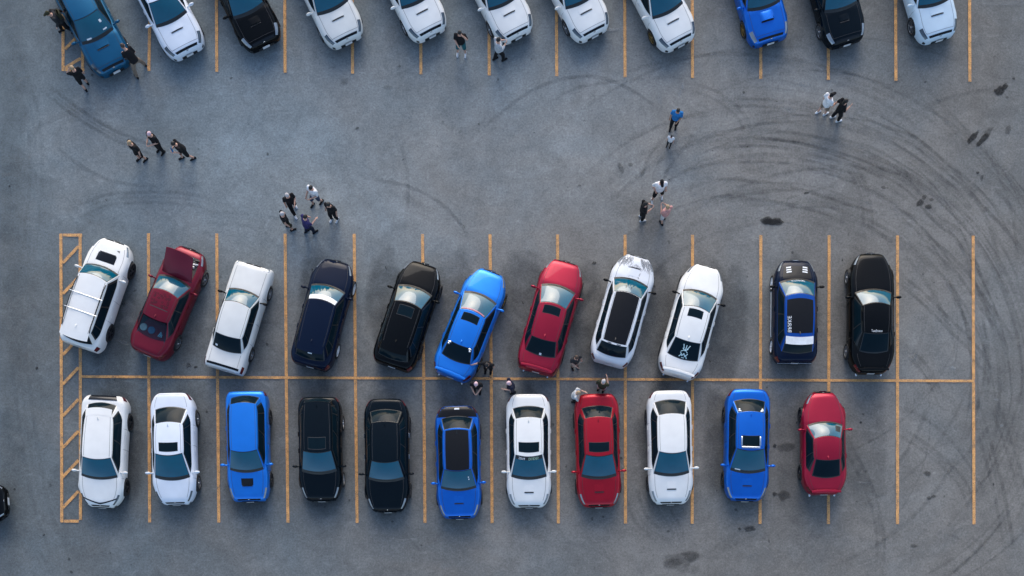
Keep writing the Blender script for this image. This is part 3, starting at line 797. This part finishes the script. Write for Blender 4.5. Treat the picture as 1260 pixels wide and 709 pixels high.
root, s, O, BS = make_car('sedan', (697,321.5), .65, (659,458.5), .5, colour='crimson', group=MID, rim=RIMD, label='red sedan with its nose up and a dark sunroof, in the middle row',
    feats=('lip_spoiler','sport','tint'), sunroof=(.62,.07,.29), spec=dict(W=1.77, H=1.43, c=.235, wt=.445, rt=.745, rb=.88, n0=.5, n1=.76), hood='ridges')
sheet(s.Rc, lsp(-.06,.08,3), lsp(.80,.92,3), .010, 'sticker', WHITEP, root, .003)

root, s, O, BS = make_car('station_wagon', (785.5,315), .65, (748,449), .5, colour='pearl', group=MID, rim=RIM, label='white station wagon with a black roof panel and grey line drawings on its bonnet',
    feats=('wagon','tint','black_mirror'), roof='panel', spec=dict(W=1.78, H=1.49, c=.23, wt=.41, rt=.86, rb=.95, n0=.42, n1=.62, Rr=.7, Rf=1.0, xt=.63, xr=.60, xrb=.70, zd=1.04), scoop=(.62,.95,.12,.02,None))
rnd = random.Random(11); hb = MB()
def stroke(pts, w):
    pts = [s.B(d, v)+Vector((0,0,.007)) for d, v in pts]
    for p, q in zip(pts, pts[1:]):
        n = (q-p).cross(Vector((0,0,1)))
        if n.length < 1e-6: continue
        n = n.normalized()*w; hb.face([hb.vert(z) for z in (p+n, q+n, q-n, p-n)])
for k in range(130):
    v0 = rnd.choice((rnd.uniform(-.44,-.16), rnd.uniform(.16,.44), rnd.uniform(-.16,.16))); d0 = rnd.uniform(.10,.34) if abs(v0) > .12 else rnd.uniform(.4,.75); ln_ = rnd.uniform(.10,.36); ph = rnd.uniform(0, 6)
    stroke([(d0+ln_*t, v0+.035*math.sin(ph+t*5)*(1-t*.5)+.03*t) for t in lsp(0, 1, 9)], rnd.uniform(.003,.008))
stroke([(.60-.04*t, -.15+.30*t) for t in lsp(0,1,7)], .016)
hb.build('bonnet_drawing', mat('grey_ink', (.20,.21,.23), .5), root)
for u in (-.26,.10): sheet(s.Wc, lsp(u, u+.05, 2), lsp(.60,.74,3), .010, 'sticker', TRIM, root, .003)
for u in (-.5,.2): sheet(s.Rf_, lsp(u,u+.3,4), (.985,.998), .012, 'roof_vent', SEAM, root, .004)
O['cabin']['label'] = 'white cabin under a black roof panel'

root, s, O, BS = make_car('sedan', (870.5,327), .65, (832,463.5), .5, colour='white', group=MID, rim=RIMD, label='white sedan with a white emblem sticker on its dark rear window',
    feats=('lip_spoiler','sport','black_mirror'), sunroof=(.52,.07,.29), spec=dict(W=1.80, H=1.44, c=.245, wt=.44, rt=.72, rb=.875, n0=.40, Rf=1.05))
em = MB()
def emb(pts, w=.035):
    pts = [s.Rc(u, t) for u, t in pts]
    for p, q in zip(pts, pts[1:]):
        n = (q-p).cross(Vector((0,0,1))).normalized()*w/2; up = Vector((0,-.007,.009)); em.face([em.vert(z+up) for z in (p+n, q+n, q-n, p-n)])
emb([(-.20,.20),(-.10,.42)]); emb([(.28,.22),(.10,.44)]); emb([(.04,.22),(.02,.50)]); emb([(-.18,.40),(.0,.52),(.20,.40)])
emb([(-.24,.58),(0,.46),(.20,.60)]); emb([(-.24,.62),(-.10,.80),(.0,.66),(.10,.82),(.24,.64)]); emb([(-.26,.86),(-.12,.70)]); emb([(.24,.90),(.12,.72)]); emb([(-.1,.88),(.08,.88)])
em.build('emblem', mat('pale_mint_vinyl', (.52,.70,.72), .5), root)

root, s, O, BS = make_car('hatchback', (979,320), .65, (977,447.5), .5, colour='navy', group=MID, rim=RIMW, spokes=12, label='blue and black hatchback with white wheels, bonnet vents and a white roof spoiler',
    feats=('hatch','roof_spoiler','spoilercol_w','black_mirror','tint'), roof='narrow', spec=dict(W=1.76, H=1.48, c=.20, wt=.40, rt=.80, rb=.935, n0=.50, n1=.74, Rr=.45, xt=.64, xr=.63, xrb=.72, zd=1.0, fa=.84, ra=.72))
O['cabin'].data.materials[0] = P['midblue']; O['body']['label'] = 'dark navy body with a black bonnet'
sheet(BS, lsp(.30, s.c*s.L+.02, 8), lsp(-.30,.30,11), .006, 'bonnet_wrap', MATTEB, root, .01)
for sd in (-1, 1):
    for k in range(3): sheet(lambda d, v, k=k, sd=sd: s.B(d+.10*k+.25*(abs(v)-.2), v), lsp(.34,.395,3), [sd*v for v in lsp(.145-.012*k,.255-.012*k,4)], .012, 'bonnet_vent', WHITEP, root, .003)
    b = MB(); x = s.hw(s.L/2); b.box((sd*(x+.0), -.02, .24), (.05, s.wb-s.wf-.72, .10), bev=.02); b.build('side_skirt', WHITEP, root)
sheet(BS, lsp(.0,.02,2), lsp(-.10,.10,3), .02, 'tow_plate', WHITEP, root, .01)
letter(s.Wc, s, 'AUTOSPORT', 0, .19, .17, .15, .012, WHITEP, root, 'windscreen_lettering', math.pi*0, .8)
letter(s.Rf_, s, 'BRRKE', -.74, .70, .36, .17, .014, WHITEP, root, 'roof_lettering', -math.pi/2, .8)
g2 = MB()
for q in (-.02, .0): g2.box((0, -s.L/2+.03+q, .56+q*2), (s.h*1.55-.2*(q == 0), .03, .03), bev=.01)
g2.build('bumper_trim', WHITEP, root)

root, s, O, BS = make_car('coupe', (1071.5,312), .6, (1071,460), .55, colour='black', group=MID, rim=RIM, spokes=6, label='long black coupe at the right end of the middle row, lettered rear window',
    feats=('coupe','lip_spoiler','no_aerial'), spec=dict(W=1.83, H=1.40, c=.315, wt=.47, rt=.70, rb=.855, n0=.40, n1=.50, Rf=1.15, Rr=.9, xt=.60, xr=.57, xrb=.66, zd=.98), hood='ridges')
letter(s.Rf_, s, 'TunedStreet.ca', 0, .93, .20, -.12, .012, WHITEP, root, 'rear_lettering', 0, .66)

# ---- bottom row
root, s, O, BS = make_car('hatchback', (126,624.5), .45, (127.5,486), .95, colour='white', group=BOT, rim=RIMD, label='white hatchback with a black rear spoiler, leftmost of the bottom row',
    feats=('hatch','roof_spoiler','slim_grille'), lens=LENSD, spec=dict(W=1.83, H=1.43, c=.235, wt=.42, rt=.80, rb=.93, n0=.42, n1=.74, Rf=.85, Rr=.45, xt=.62, xr=.56, xrb=.64, zd=1.05, tail=.05, wr=.335))
sheet(BS, lsp(s.L-.22, s.L-.03, 5), lsp(-.30,.30,9), .02, 'tail_spoiler', GLOSSB, root, .02)
sheet(lambda d, v: s.B(d+.9*abs(v)**1.6, v), lsp(.10,.155,4), lsp(-.42,.42,21), .008, 'front_strip', GLOSSB, root, .006)
root, s, O, BS = make_car('sedan', (217.5,621), .45, (210,483), .95, colour='silverwhite', group=BOT, rim=RIM, label='silver white sedan with a sunroof, beside the blue station wagon',
    feats=('slim_grille',), lens=LENSD, sunroof=(.66,.10,.36), spec=dict(W=1.76, H=1.45, c=.20, wt=.43, rt=.705, rb=.87, n0=.50, xt=.62))
root, s, O, BS = make_car('station_wagon', (308,617), .45, (302,481), .9, colour='skyblue', group=BOT, rim=RIMD, label='blue station wagon with a black bonnet scoop in the bottom row',
    feats=('wagon','no_aerial'), spec=dict(W=1.70, H=1.46, c=.245, wt=.435, rt=.86, rb=.955, n0=.70, n1=.82, Rr=.4, xt=.62, xr=.60, xrb=.70, zd=1.0, wr=.31), scoop=(.60,.86,.13,.05,'gloss_black'))
root, s, O, BS = make_car('hatchback', (396,616.5), .45, (392,488), .95, colour='blackteal', group=BOT, rim=RIM, label='short black hatchback with a dark sunroof in the bottom row',
    feats=('hatch',), sunroof=(.60,.06,.28), spec=dict(W=1.74, H=1.50, c=.24, wt=.45, rt=.92, rb=.98, n0=.58, n1=.72, Rr=.5, xt=.65, xr=.60, xrb=.66, zd=1.05))
root, s, O, BS = make_car('sedan', (477.5,630), .45, (474.5,490), .95, colour='blackteal', group=BOT, rim=RIMD, label='long black sedan left of the black-roofed blue sedan',
    feats=('chrome',), spec=dict(W=1.80, H=1.45, c=.25, wt=.425, rt=.765, rb=.90, n0=.55))
root, s, O, BS = make_car('sedan', (565.8,638), .45, (562,499), .95, colour='blue', group=BOT, rim=RIMD, label='blue sedan with a black wrapped roof and a black boot panel',
    feats=('sport',), roof='panel', spec=dict(W=1.80, H=1.46, c=.23, wt=.41, rt=.77, rb=.905, n0=.60), scoop=(.58,.85,.11,.02,None))
sheet(BS, lsp(s.rb*s.L-.05, s.L-.05, 6), lsp(-.44,.44,13), .006, 'boot_panel', MATTEB, root, .01)  # matt black sheet lying over the boot lid
sheet(BS, lsp(s.L-.18, s.L-.12, 2), lsp(-.06,.06,3), .012, 'sticker', WHITEP, root, .003)
for t in (.5,.60): sheet(s.Wc, lsp(-.70,-.64,2), lsp(t,t+.06,2), .010, 'sticker', WHITEP, root, .003)
root, s, O, BS = make_car('sedan', (651,624.5), .45, (650,484.5), .95, colour='white', group=BOT, rim=RIMD, label='white sedan with a dark sunroof and a pale green lettered windscreen banner',
    feats=('sport','slim_grille'), sunroof=(.72,.10,.34), spec=dict(WRX), scoop=(.58,.85,.11,.018,None))
sheet(s.Wc, lsp(-.92,.92,13), lsp(.83,.955,3), .008, 'windscreen_banner', TRIM, root, .003)
letter(s.Wc, s, 'SIM4', .50, .893, -.25, -.15, .013, WHITEP, root, 'banner_lettering', 0, .9)
letter(s.Wc, s, 'DUDES', -.32, .893, -.25, -.15, .013, GREENV, root, 'banner_lettering', 0, .9)
root, s, O, BS = make_car('sedan', (737,624), .45, (734,484), .95, colour='red', group=BOT, rim=RIMD, label='red sedan with its nose down and a dark sunroof, bottom row',
    feats=('sport',), sunroof=(.72,.10,.33), spec=dict(WRX), scoop=(.58,.85,.11,.018,None))
root, s, O, BS = make_car('sedan', (825,620.5), .45, (824,480), .95, colour='white', group=BOT, rim=RIMD, label='white sedan with a plain white roof in the bottom row',
    feats=('sport','slim_grille','no_aerial'), spec=dict(WRX, rb=.915), scoop=(.58,.85,.11,.018,None))
root, s, O, BS = make_car('sedan', (916.5,616.5), .45, (922,478), .95, colour='blue', group=BOT, rim=RIMD, label='blue sedan with a blue roof and an open sunroof',
    feats=('sport','open_sunroof'), sunroof=(.62,.10,.36), spec=dict(WRX, rb=.905), scoop=(.58,.85,.11,.018,None))
corner_blocks(s, root)
sheet(s.Wc, lsp(.45,.75,3), lsp(.13,.17,2), .010, 'sticker', WHITEP, root, .003)
root, s, O, BS = make_car('coupe', (1012.5,482), .6, (1013,609), .5, colour='crimson', group=BOT, rim=RIMD, label='red coupe with its nose up, rightmost of the bottom row',
    feats=('coupe','lip_spoiler'), spec=dict(W=1.79, H=1.30, c=.30, wt=.475, rt=.68, rb=.855, n0=.36, n1=.50, Rf=1.15, Rr=.8, xt=.58, xr=.55, xrb=.66, zd=.95, zc=.90, zn=.70))
sheet(s.Wc, lsp(.55,.86,5), lsp(.25,.62,5), .009, 'sunshade', TRIM, root, .003)

# ---- top row (noses into the frame, tails above it)
GD = dict(W=1.74, H=1.44, c=.255, wt=.445, rt=.74, rb=.88, n0=.54, n1=.74, Rf=.72, bow=.13, p=1.9)
SLIT = (.84,1.08,.15,.022,None)
TOPROW = [
 ((143.5,88),27,'teal','sedan','teal blue sedan in the top row with white papers on its windscreen',LENSD,SLIT,{}),
 ((233.5,67),27,'silverwhite','sedan','white sedan between the teal blue sedan and a black sedan',LENSD,SLIT,{}),
 ((327.5,57),26.5,'black','sedan','black sedan with pale headlights between two white sedans of the top row',LENS,(.74,1.0,.13,.045,None),{}),
 ((429,53),26,'offwhite','sedan','white sedan just right of the black sedan in the top row',LENSD,SLIT,{}),
 ((532,44.5),27,'white','sedan','white sedan nosing in just left of the person in black with white shoes',LENSD,SLIT,{}),
 ((638,46.5),27,'white','sedan','white sedan with a person in a grey top standing at its front corner',LENSD,SLIT,{}),
 ((732,44.5),27.5,'white','sedan','white sedan beside a pale smear on the tarmac, top row',LENSD,SLIT,{}),
 ((838,56),28,'white','sedan','white sedan next to the bright blue sedan in the top row',LENSD,SLIT,{}),
 ((948,53),17,'blue','sedan','bright blue sedan in the top row with a raised bonnet scoop',LENS,(.72,1.06,.15,.08,None),dict(n0=.66)),
 ((1042,55),17,'blackteal','sedan','black sedan in the top row between the blue sedan and the pale silver one',LENS,(.76,1.0,.11,.03,None),dict(n0=.60)),
 ((1155.5,49.5),17,'ice','sedan','pale silver blue sedan at the right end of the top row',LENSD,SLIT,dict(n0=.56,Rf=.75)),
]
for i, (F, a, colr, kind, lab, lens, scp, ex) in enumerate(TOPROW):
    root, s, O, BS = make_car(kind, F, .45, None, ang=a, L=4.40, colour=colr, group=TOP, rim=RIMG if i in (7, 8) else RIM, label=lab, feats=('sport','top_grille','front_gap','big_lamps'), lens=lens, scoop=scp, spec=dict(GD, **ex))
    if i == 0:
        for u, t, w, h_ in ((-.62,.14,.28,.06),(.50,.22,.24,.05),(.58,.52,.14,.12)):
            sheet(lambda p, q, u=u, t=t: s.Wc(-p, q), lsp(u,u+w,3), lsp(t,t+h_,3), .010, 'sticker', WHITEP, root, .003)
# ---- a car driving in at the left edge
root, s, O, BS = make_car('hatchback', (9,617), .5, None, ang=94, L=4.3, colour='black', group='cars at the edge of the photo', rim=RIM, label='black car with only its nose showing at the left edge',
    feats=('hatch',), spec=dict(W=1.70, H=1.46, rt=.86, rb=.96, n0=.48, n1=.78, Rr=.4, Rf=.8))
# ---------------------------------------------------------------- people
SKINS = {'light': mat('skin_light', (.52,.30,.22), .55), 'tan': mat('skin_tan', (.36,.19,.12), .55)}
CLOTH = {'black': (.010,.010,.012), 'charcoal': (.03,.031,.034), 'white': (.72,.73,.75), 'grey': (.42,.44,.47), 'blue': (.02,.16,.42), 'purple': (.035,.03,.11),
         'teal': (.02,.11,.13), 'khaki': (.22,.17,.13), 'coral': (.50,.26,.24), 'navy': (.012,.016,.035), 'olive': (.035,.035,.02), 'pale': (.55,.56,.56), 'denim': (.05,.07,.12), 'beige': (.40,.32,.25), 'lilac': (.60,.45,.50)}
def cloth(c): return mat('cloth_'+c, CLOTH[c], .85, var=.22, scale=9, spec=.2, bump=.3)
HAIR = {'black': mat('hair_black', (.008,.007,.007), .6), 'brown': mat('hair_brown', (.045,.025,.016), .6), 'grey': mat('hair_grey', (.45,.42,.42), .7), 'pink': mat('hair_pink', (.62,.42,.46), .6), 'fair': mat('hair_fair', (.35,.24,.14), .6)}
def remesh(name, mb, vox, mats, parent, smooth=4):
    me = mb.mesh(name, mats); o = bpy.data.objects.new(name, me); COL.objects.link(o)
    r = o.modifiers.new('r', 'REMESH'); r.mode = 'VOXEL'; r.voxel_size = vox; r.use_smooth_shade = True
    if smooth: q = o.modifiers.new('s', 'SMOOTH'); q.factor = .5; q.iterations = smooth
    dg = bpy.context.evaluated_depsgraph_get(); dg.update()
    nm = bpy.data.meshes.new_from_object(o.evaluated_get(dg)); nm.name = name
    o.modifiers.clear(); o.data = nm; nm.materials.clear()
    for k in mats: nm.materials.append(k)
    nm.polygons.foreach_set('material_index', [0]*len(nm.polygons))
    o.parent = parent; return o
GRPS = {}
def make_person(px, py, face, label, group, h=1.75, top='black', legs='black', shoes='black', hair='black', skin='light', pose='stand', stride=.0, lean=0., arms=('down','down'),
                shorts=False, sleeve=.5, turn=0., cap=None, longhair=False, bag=None, spread=.11, squat=0., dress=False):
    """feet at pixel (px,py); 'face' is the compass bearing walked towards, 0 = up the photo, 90 = right."""
    root = bpy.data.objects.new('person', None); COL.objects.link(root); root.empty_display_size = .3
    root.location = G(px, py, 0); root.rotation_euler = (0, 0, -math.radians(face))
    tag(root, label, 'person', group)
    h *= .96; k = h/1.75; V = lambda x, y, z: Vector((x*k, y*k, z*k))
    # joints
    hipz = .92-squat; hip = V(0, -.02-squat*.35, hipz)
    la = math.radians(lean); up = Vector((0, math.sin(la), math.cos(la))); fw = Vector((0, math.cos(la), -math.sin(la)))
    def T(x, f, u): return hip+(Vector((x,0,0))+fw*f+up*u)*k
    J = {}
    for s, n in ((-1,'l'),(1,'r')):
        st = stride*.78*(1 if s > 0 else -1)
        J['h'+n] = hip+Vector((s*.09*k,0,0)); J['a'+n] = V(s*spread, st*.5, .09)
        mid = (J['h'+n]+J['a'+n])/2; bend = .03+abs(st)*.10+squat*.62
        J['k'+n] = mid+V(s*.015, bend, .01)
        J['s'+n] = T(s*.185, -.01, .50)
        a = arms[0 if s < 0 else 1]
        E = {'down': (T(s*.235,-.03,.22), T(s*.25,.05,-.03)), 'swing_f': (T(s*.235,.05,.23), T(s*.20,.26,.06)), 'swing_b': (T(s*.24,-.14,.25), T(s*.25,-.20,.0)),
             'hold': (T(s*.23,.04,.23), T(s*.09,.30,.28)), 'head': (T(s*.30,.12,.44), T(s*.11,.10,.66)), 'reach': (T(s*.23,.14,.28), T(s*.17,.36,.34)),
             'out': (T(s*.40,.02,.34), T(s*.60,.10,.22)), 'pocket': (T(s*.29,-.06,.24), T(s*.18,.08,.03)), 'cross': (T(s*.23,.06,.25), T(-s*.06,.22,.30))}[a]
        J['e'+n], J['w'+n] = E
    neck = T(0, 0, .56); hc = T(0, .03, .715)+Vector((0, 0, 0))
    tr = math.radians(turn); hf = (fw*math.cos(tr)+Vector((math.sin(tr),0,0))).normalized(); hx = hf.cross(Vector((0,0,1))).normalized()
    HR = Matrix((hx, hf, hx.cross(hf))).transposed()
    def torso(b, g):
        st = [(-.06,.155,.11),(.05,.165,.115),(.16,.148,.10),(.28,.158,.108),(.40,.175,.115),(.48,.175,.10),(.535,.12,.08)]
        rows = [[T((w+g)*math.cos(2*math.pi*j/16), (dp+g)*math.sin(2*math.pi*j/16), u) for j in range(16)] for u, w, dp in st]
        ids = b.grid(rows, True); b.face(ids[0][::-1]); b.face(ids[-1])
    def legs_(b, g, low):
        for n in 'lr':
            b.tube(J['h'+n], J['k'+n], (.088+g)*k, (.060+g)*k)
            b.tube(J['k'+n], J['k'+n]+(J['a'+n]-J['k'+n])*low, (.060+g)*k, (.060-.018*low+g)*k)
        b.ell(hip+up*.0, ((.165+g)*k, (.115+g)*k, (.12+g)*k))
    def arms_(b, g, t):
        for n in 'lr':
            s = -1 if n == 'l' else 1
            b.ell(J['s'+n], ((.062+g)*k,)*3)
            if t <= .5: b.tube(J['s'+n], J['s'+n]+(J['e'+n]-J['s'+n])*t*1.6, (.050+g)*k, (.046+g)*k)
            else:
                b.tube(J['s'+n], J['e'+n], (.050+g)*k, (.042+g)*k); b.tube(J['e'+n], J['e'+n]+(J['w'+n]-J['e'+n])*(2*t-1), (.042+g)*k, (.033+g)*k)
    b = MB(); torso(b, 0); legs_(b, 0, 1); arms_(b, 0, 1)
    b.tube(neck-up*.03*k, hc-up*.05*k, .058*k, .052*k)
    b.ell(hc, (.076*k,.095*k,.115*k), HR, nu=16, nv=10)
    b.ell(hc+HR @ Vector((0,.045*k,-.065*k)), (.05*k,.05*k,.045*k), HR)           # jaw
    b.tube(hc+HR @ Vector((0,.085*k,.01*k)), hc+HR @ Vector((0,.112*k,-.022*k)), .012*k, .018*k, 8)     # nose
    for s in (-1, 1): b.ell(hc+HR @ Vector((s*.078*k,-.005*k,-.01*k)), (.014*k,.026*k,.036*k), HR)
    for n in 'lr':
        f = (J['w'+n]-J['e'+n]).normalized(); s = -1 if n == 'l' else 1
        side = f.cross(Vector((0,1,.3))).normalized() if abs(f.y) < .9 else Vector((1,0,0)); nn = f.cross(side).normalized()
        w = J['w'+n]; b.tube(w, w+f*.085*k, .028*k, .036*k, fl=.5, up=nn)
        for i, ln_ in enumerate((.070,.080,.076,.060)):
            q = w+f*.09*k+side*(i-1.5)*.021*k
            m1 = q+(f*.9+nn*.25)*ln_*.55*k; b.tube(q-f*.02*k, m1, .0105*k, .0098*k, 6); b.tube(m1, m1+(f*.7+nn*.6)*ln_*.5*k, .0098*k, .0085*k, 6)
        q = w+f*.03*k-side*.03*k; b.tube(q, q+(f*.6-side*.7)*.06*k, .012*k, .010*k, 6)
        b.tube(J['a'+n]+V(0,-.03,-.05), J['a'+n]+V(.01*s,.13,-.06), .040*k, .032*k)
    body = remesh('body', b, .0125, [SKINS[skin]], root, 2)
    b = MB(); torso(b, .032); arms_(b, .022, sleeve)
    if dress: 
        rows = [[hip+Vector((r*math.cos(a_), r*.8*math.sin(a_), z))*k for a_ in lsp(0, 2*math.pi*15/16, 16)] for z, r in ((.08,.17),(-.1,.21),(-.34,.25))]
        ids = b.grid(rows, True); b.face(ids[0][::-1]); b.face(ids[-1])
    remesh('top' if not dress else 'dress', b, .02, [cloth(top)], root)
    b = MB(); legs_(b, .026, .08 if shorts else .93)
    remesh('shorts' if shorts else 'trousers', b, .02, [cloth(legs)], root)
    for n in 'lr':
        s = -1 if n == 'l' else 1; b = MB(); a = J['a'+n]; zf = .048*k
        b.tube(Vector((a.x,a.y-.05*k,zf)), Vector((a.x+.012*s,a.y+.15*k,zf-.006)), .050*k, .040*k, 10, fl=.9)
        b.tube(Vector((a.x,a.y-.03*k,zf)), Vector((a.x,a.y-.01*k,.10*k)), .048*k, .045*k)
        b.box((a.x+.006*s, a.y+.045*k, .012*k), (.085*k,.29*k,.024*k), bev=.01)
        remesh('shoe', b, .012, [cloth(shoes)], root, 2)
    b = MB()
    c = cap or hair
    b.ell(hc+HR @ Vector((0,-.012*k,.028*k)), (.086*k,.100*k,.102*k), HR, nu=14, nv=9)
    if longhair: b.tube(hc+HR @ Vector((0,-.06*k,.0)), hc+HR @ Vector((0,-.10*k,-.26*k)), .085*k, .06*k, fl=.6, up=hf)
    if cap: b.tube(hc+HR @ Vector((0,.06*k,.05*k)), hc+HR @ Vector((0,.15*k,.035*k)), .07*k, .06*k, fl=.2, up=(0,0,1))
    b.build('cap' if cap else 'hair', cloth(cap) if cap else HAIR[hair], root)
    e = MB()
    for s in (-1, 1): e.ell(hc+HR @ Vector((s*.031*k,.088*k,.012*k)), (.013*k,.008*k,.009*k), HR)
    if not cap or True:
        for s, nm in ((0, 'eyes'),): e.build(nm, MATS['hair_black'], root)
    b = MB(); b.tube(hc+HR @ Vector((-.02*k,.092*k,-.052*k)), hc+HR @ Vector((.02*k,.092*k,-.052*k)), .007*k, .007*k, 6); b.build('mouth', mat('lips', (.30,.10,.09), .5), root)
    if bag:
        b = MB(); b.box(T(0,-.20,.30), (.28*k,.15*k,.40*k), bev=.05); b.build('rucksack', cloth(bag), root)
    return root
def chest_print(root, col, z, h):
    k = h/1.75; b = MB()
    for i in range(3): b.box((0, .148*k, (z+.05-.05*i)*k), ((.16-.03*(i%2))*k, .01, .025), bev=.004)
    b.build('shirt_print', cloth(col), root)
C1 = 'people at the hatched corner by the teal blue car'; C2 = 'three people in black walking on the left of the open tarmac'; C3 = 'five people chatting above the navy hatchback'
C4 = 'people on the open tarmac at the right'; C5 = 'people standing between the two lower rows'; C6 = 'people by the white cars of the top row'
make_person(85, 39, 250, 'person in dark clothes mid stride on the hatched corner beside the teal blue car', C1, top='charcoal', legs='black', shoes='black', hair='brown', lean=22, stride=.62, arms=('swing_f','swing_b'), bag='olive', sleeve=.9, cap='olive')
make_person(107, 107, 325, 'person in a black tee and shorts with one hand raised to the head', C1, top='black', legs='black', hair='fair', shorts=True, stride=.26, arms=('head','down'), lean=-2)
r = make_person(174, 88, 318, 'person in a black tee and khaki trousers bending over the teal blue bonnet', C1, top='black', legs='khaki', hair='brown', stride=.2, spread=.30, lean=34, arms=('reach','hold'), bag=None)
r = make_person(176, 196, 225, 'bald person in a black tee, leftmost of the three walkers on the left', C2, top='black', legs='black', hair='fair', shorts=True, stride=.22, arms=('down','down'), lean=2, skin='light'); chest_print(r, 'olive', 1.32, 1.75)
r = make_person(199, 186, 215, 'person with pale hair and a lettered black tee, middle of the three walkers', C2, top='black', legs='black', hair='pink', arms=('hold','hold')); chest_print(r, 'pale', 1.32, 1.75)
r = make_person(232, 195, 245, 'dark haired person in black holding something blue, rightmost of the three walkers', C2, top='black', legs='black', hair='black', shorts=True, stride=.55, lean=14, arms=('hold','hold'))
b = MB(); b.box((0,.36,1.12), (.16,.05,.22), bev=.02); b.build('blue_bag', cloth('blue'), r)
make_person(363, 259, 150, 'person in black with white sleeves and white shoes, top left of the chatting five', C3, top='black', legs='black', hair='grey', shoes='white', stride=.5, arms=('hold','down'), sleeve=.45)
make_person(391, 250, 215, 'person in a white tee with black hair among the chatting five', C3, top='white', legs='denim', hair='black', stride=.42, arms=('hold','swing_f'), shorts=True)
make_person(412, 270, 205, 'person in black tee and trousers with white shoes, rightmost of the chatting five', C3, top='black', legs='black', hair='black', shoes='white', arms=('down','down'), stride=.12)
make_person(357, 281, 70, 'grey haired person in a black vest, leftmost of the chatting five', C3, top='black', legs='olive', hair='grey', shorts=True, arms=('down','down'), sleeve=.1, stride=.15)
make_person(382, 286, 55, 'person in a purple tee, bottom of the chatting five', C3, top='purple', legs='navy', hair='black', arms=('swing_f','reach'), stride=.35, lean=8)
make_person(568, 66, 185, 'person in a black tee and teal shorts with white shoes', C6, top='black', legs='teal', hair='black', shoes='white', arms=('head','hold'), shorts=True, spread=.16)
make_person(614, 74, 60, 'person in a grey top and black trousers at the corner of a white car', C6, top='grey', legs='black', hair='black', stride=.4, arms=('hold','hold'), sleeve=.8)
make_person(828, 157, 190, 'person in a blue tee walking ahead of a small child', C4, top='blue', legs='black', hair='black', stride=.15, arms=('hold','down'), skin='tan', h=1.65)
make_person(822.5, 180, 200, 'small child in a white top on the open tarmac', C4, h=1.0, top='white', legs='charcoal', hair='black', arms=('down','down'))
make_person(1010, 140, 60, 'person in a white tee with a black cap walking behind another in black', C4, top='white', legs='khaki', hair='black', shoes='white', stride=.3, arms=('down','swing_f'), cap='black', shorts=True)
make_person(1027, 147, 75, 'person all in black with long hair and white shoes, walking', C4, top='black', legs='black', hair='black', shoes='white', stride=.25, longhair=True, arms=('swing_b','hold'))
make_person(808, 244, 175, 'broad person in a white tee with a dark cap, top of three standing together', C4, top='white', legs='black', hair='black', cap='black', spread=.2, arms=('down','pocket'), stride=.2, shorts=True, shoes='pale', h=1.82)
make_person(789, 269, 80, 'person all in black with long black hair, left of three standing together', C4, top='black', legs='black', hair='black', longhair=True, shoes='pale', arms=('hold','hold'))
make_person(815.5, 272, 330, 'person in a coral patterned top, lower right of three standing together', C4, top='coral', legs='pale', hair='fair', arms=('hold','hold'), stride=.25, shorts=True, h=1.68)
make_person(601, 456, 190, 'person in black beside the bright blue sedan, one arm out', C5, top='black', legs='black', hair='black', arms=('down','out'), sleeve=.5, lean=12)
make_person(587.5, 481, 185, 'person with pale pink hair in black behind the bright blue sedan', C5, top='black', legs='black', hair='pink', arms=('hold','hold'), lean=6)
make_person(629, 481, 250, 'person in dark clothes with coral hair above the lettered white sedan', C5, top='navy', legs='navy', hair='pink', arms=('hold','down'), lean=8, stride=.2)
make_person(707, 451, 160, 'person with brown hair in a dark top and pale skirt right of the red sedan', C5, top='charcoal', legs='beige', hair='brown', arms=('down','hold'), h=1.65, shorts=True, dress=False)
make_person(739, 480, 20, 'person with grey hair and a dark olive top behind the lower red sedan', C5, top='olive', legs='lilac', hair='grey', arms=('down','hold'), shorts=True)
make_person(706, 492, 100, 'person in a black and white top at the tail corner of the lower red sedan', C5, top='pale', legs='charcoal', hair='fair', arms=('reach','head'), lean=10, h=1.62)
# ---------------------------------------------------------------- light
EL, AZ = 29.0, 0.0      # veiled sun to the north (top of the photo)
w = bpy.data.worlds.new('World'); sc.world = w; w.use_nodes = True
nt = w.node_tree; bg = nt.nodes['Background']
sky = nt.nodes.new('ShaderNodeTexSky'); sky.sky_type = 'NISHITA'; sky.sun_disc = False
sky.sun_elevation = math.radians(EL); sky.sun_rotation = math.radians(AZ); sky.altitude = 200; sky.dust_density = 2.0; sky.air_density = 1.0; sky.ozone_density = .8
nt.links.new(sky.outputs[0], bg.inputs[0]); bg.inputs[1].default_value = .15
sl = bpy.data.lights.new('sun', 'SUN'); sl.energy = .8; sl.angle = math.radians(42); sl.color = (1,.95,.89)
so = bpy.data.objects.new('sun', sl); COL.objects.link(so)
d = Vector((math.sin(math.radians(AZ))*math.cos(math.radians(EL)), math.cos(math.radians(AZ))*math.cos(math.radians(EL)), math.sin(math.radians(EL))))
so.rotation_euler = d.to_track_quat('Z', 'Y').to_euler(); so.location = (0, 0, 60)
vs = sc.view_settings; vs.view_transform = 'Standard'; vs.look = 'None'; vs.exposure = .95; vs.gamma = 1; vs.use_curve_mapping = False
sc.cycles.max_bounces = 6; sc.cycles.transparent_max_bounces = 48
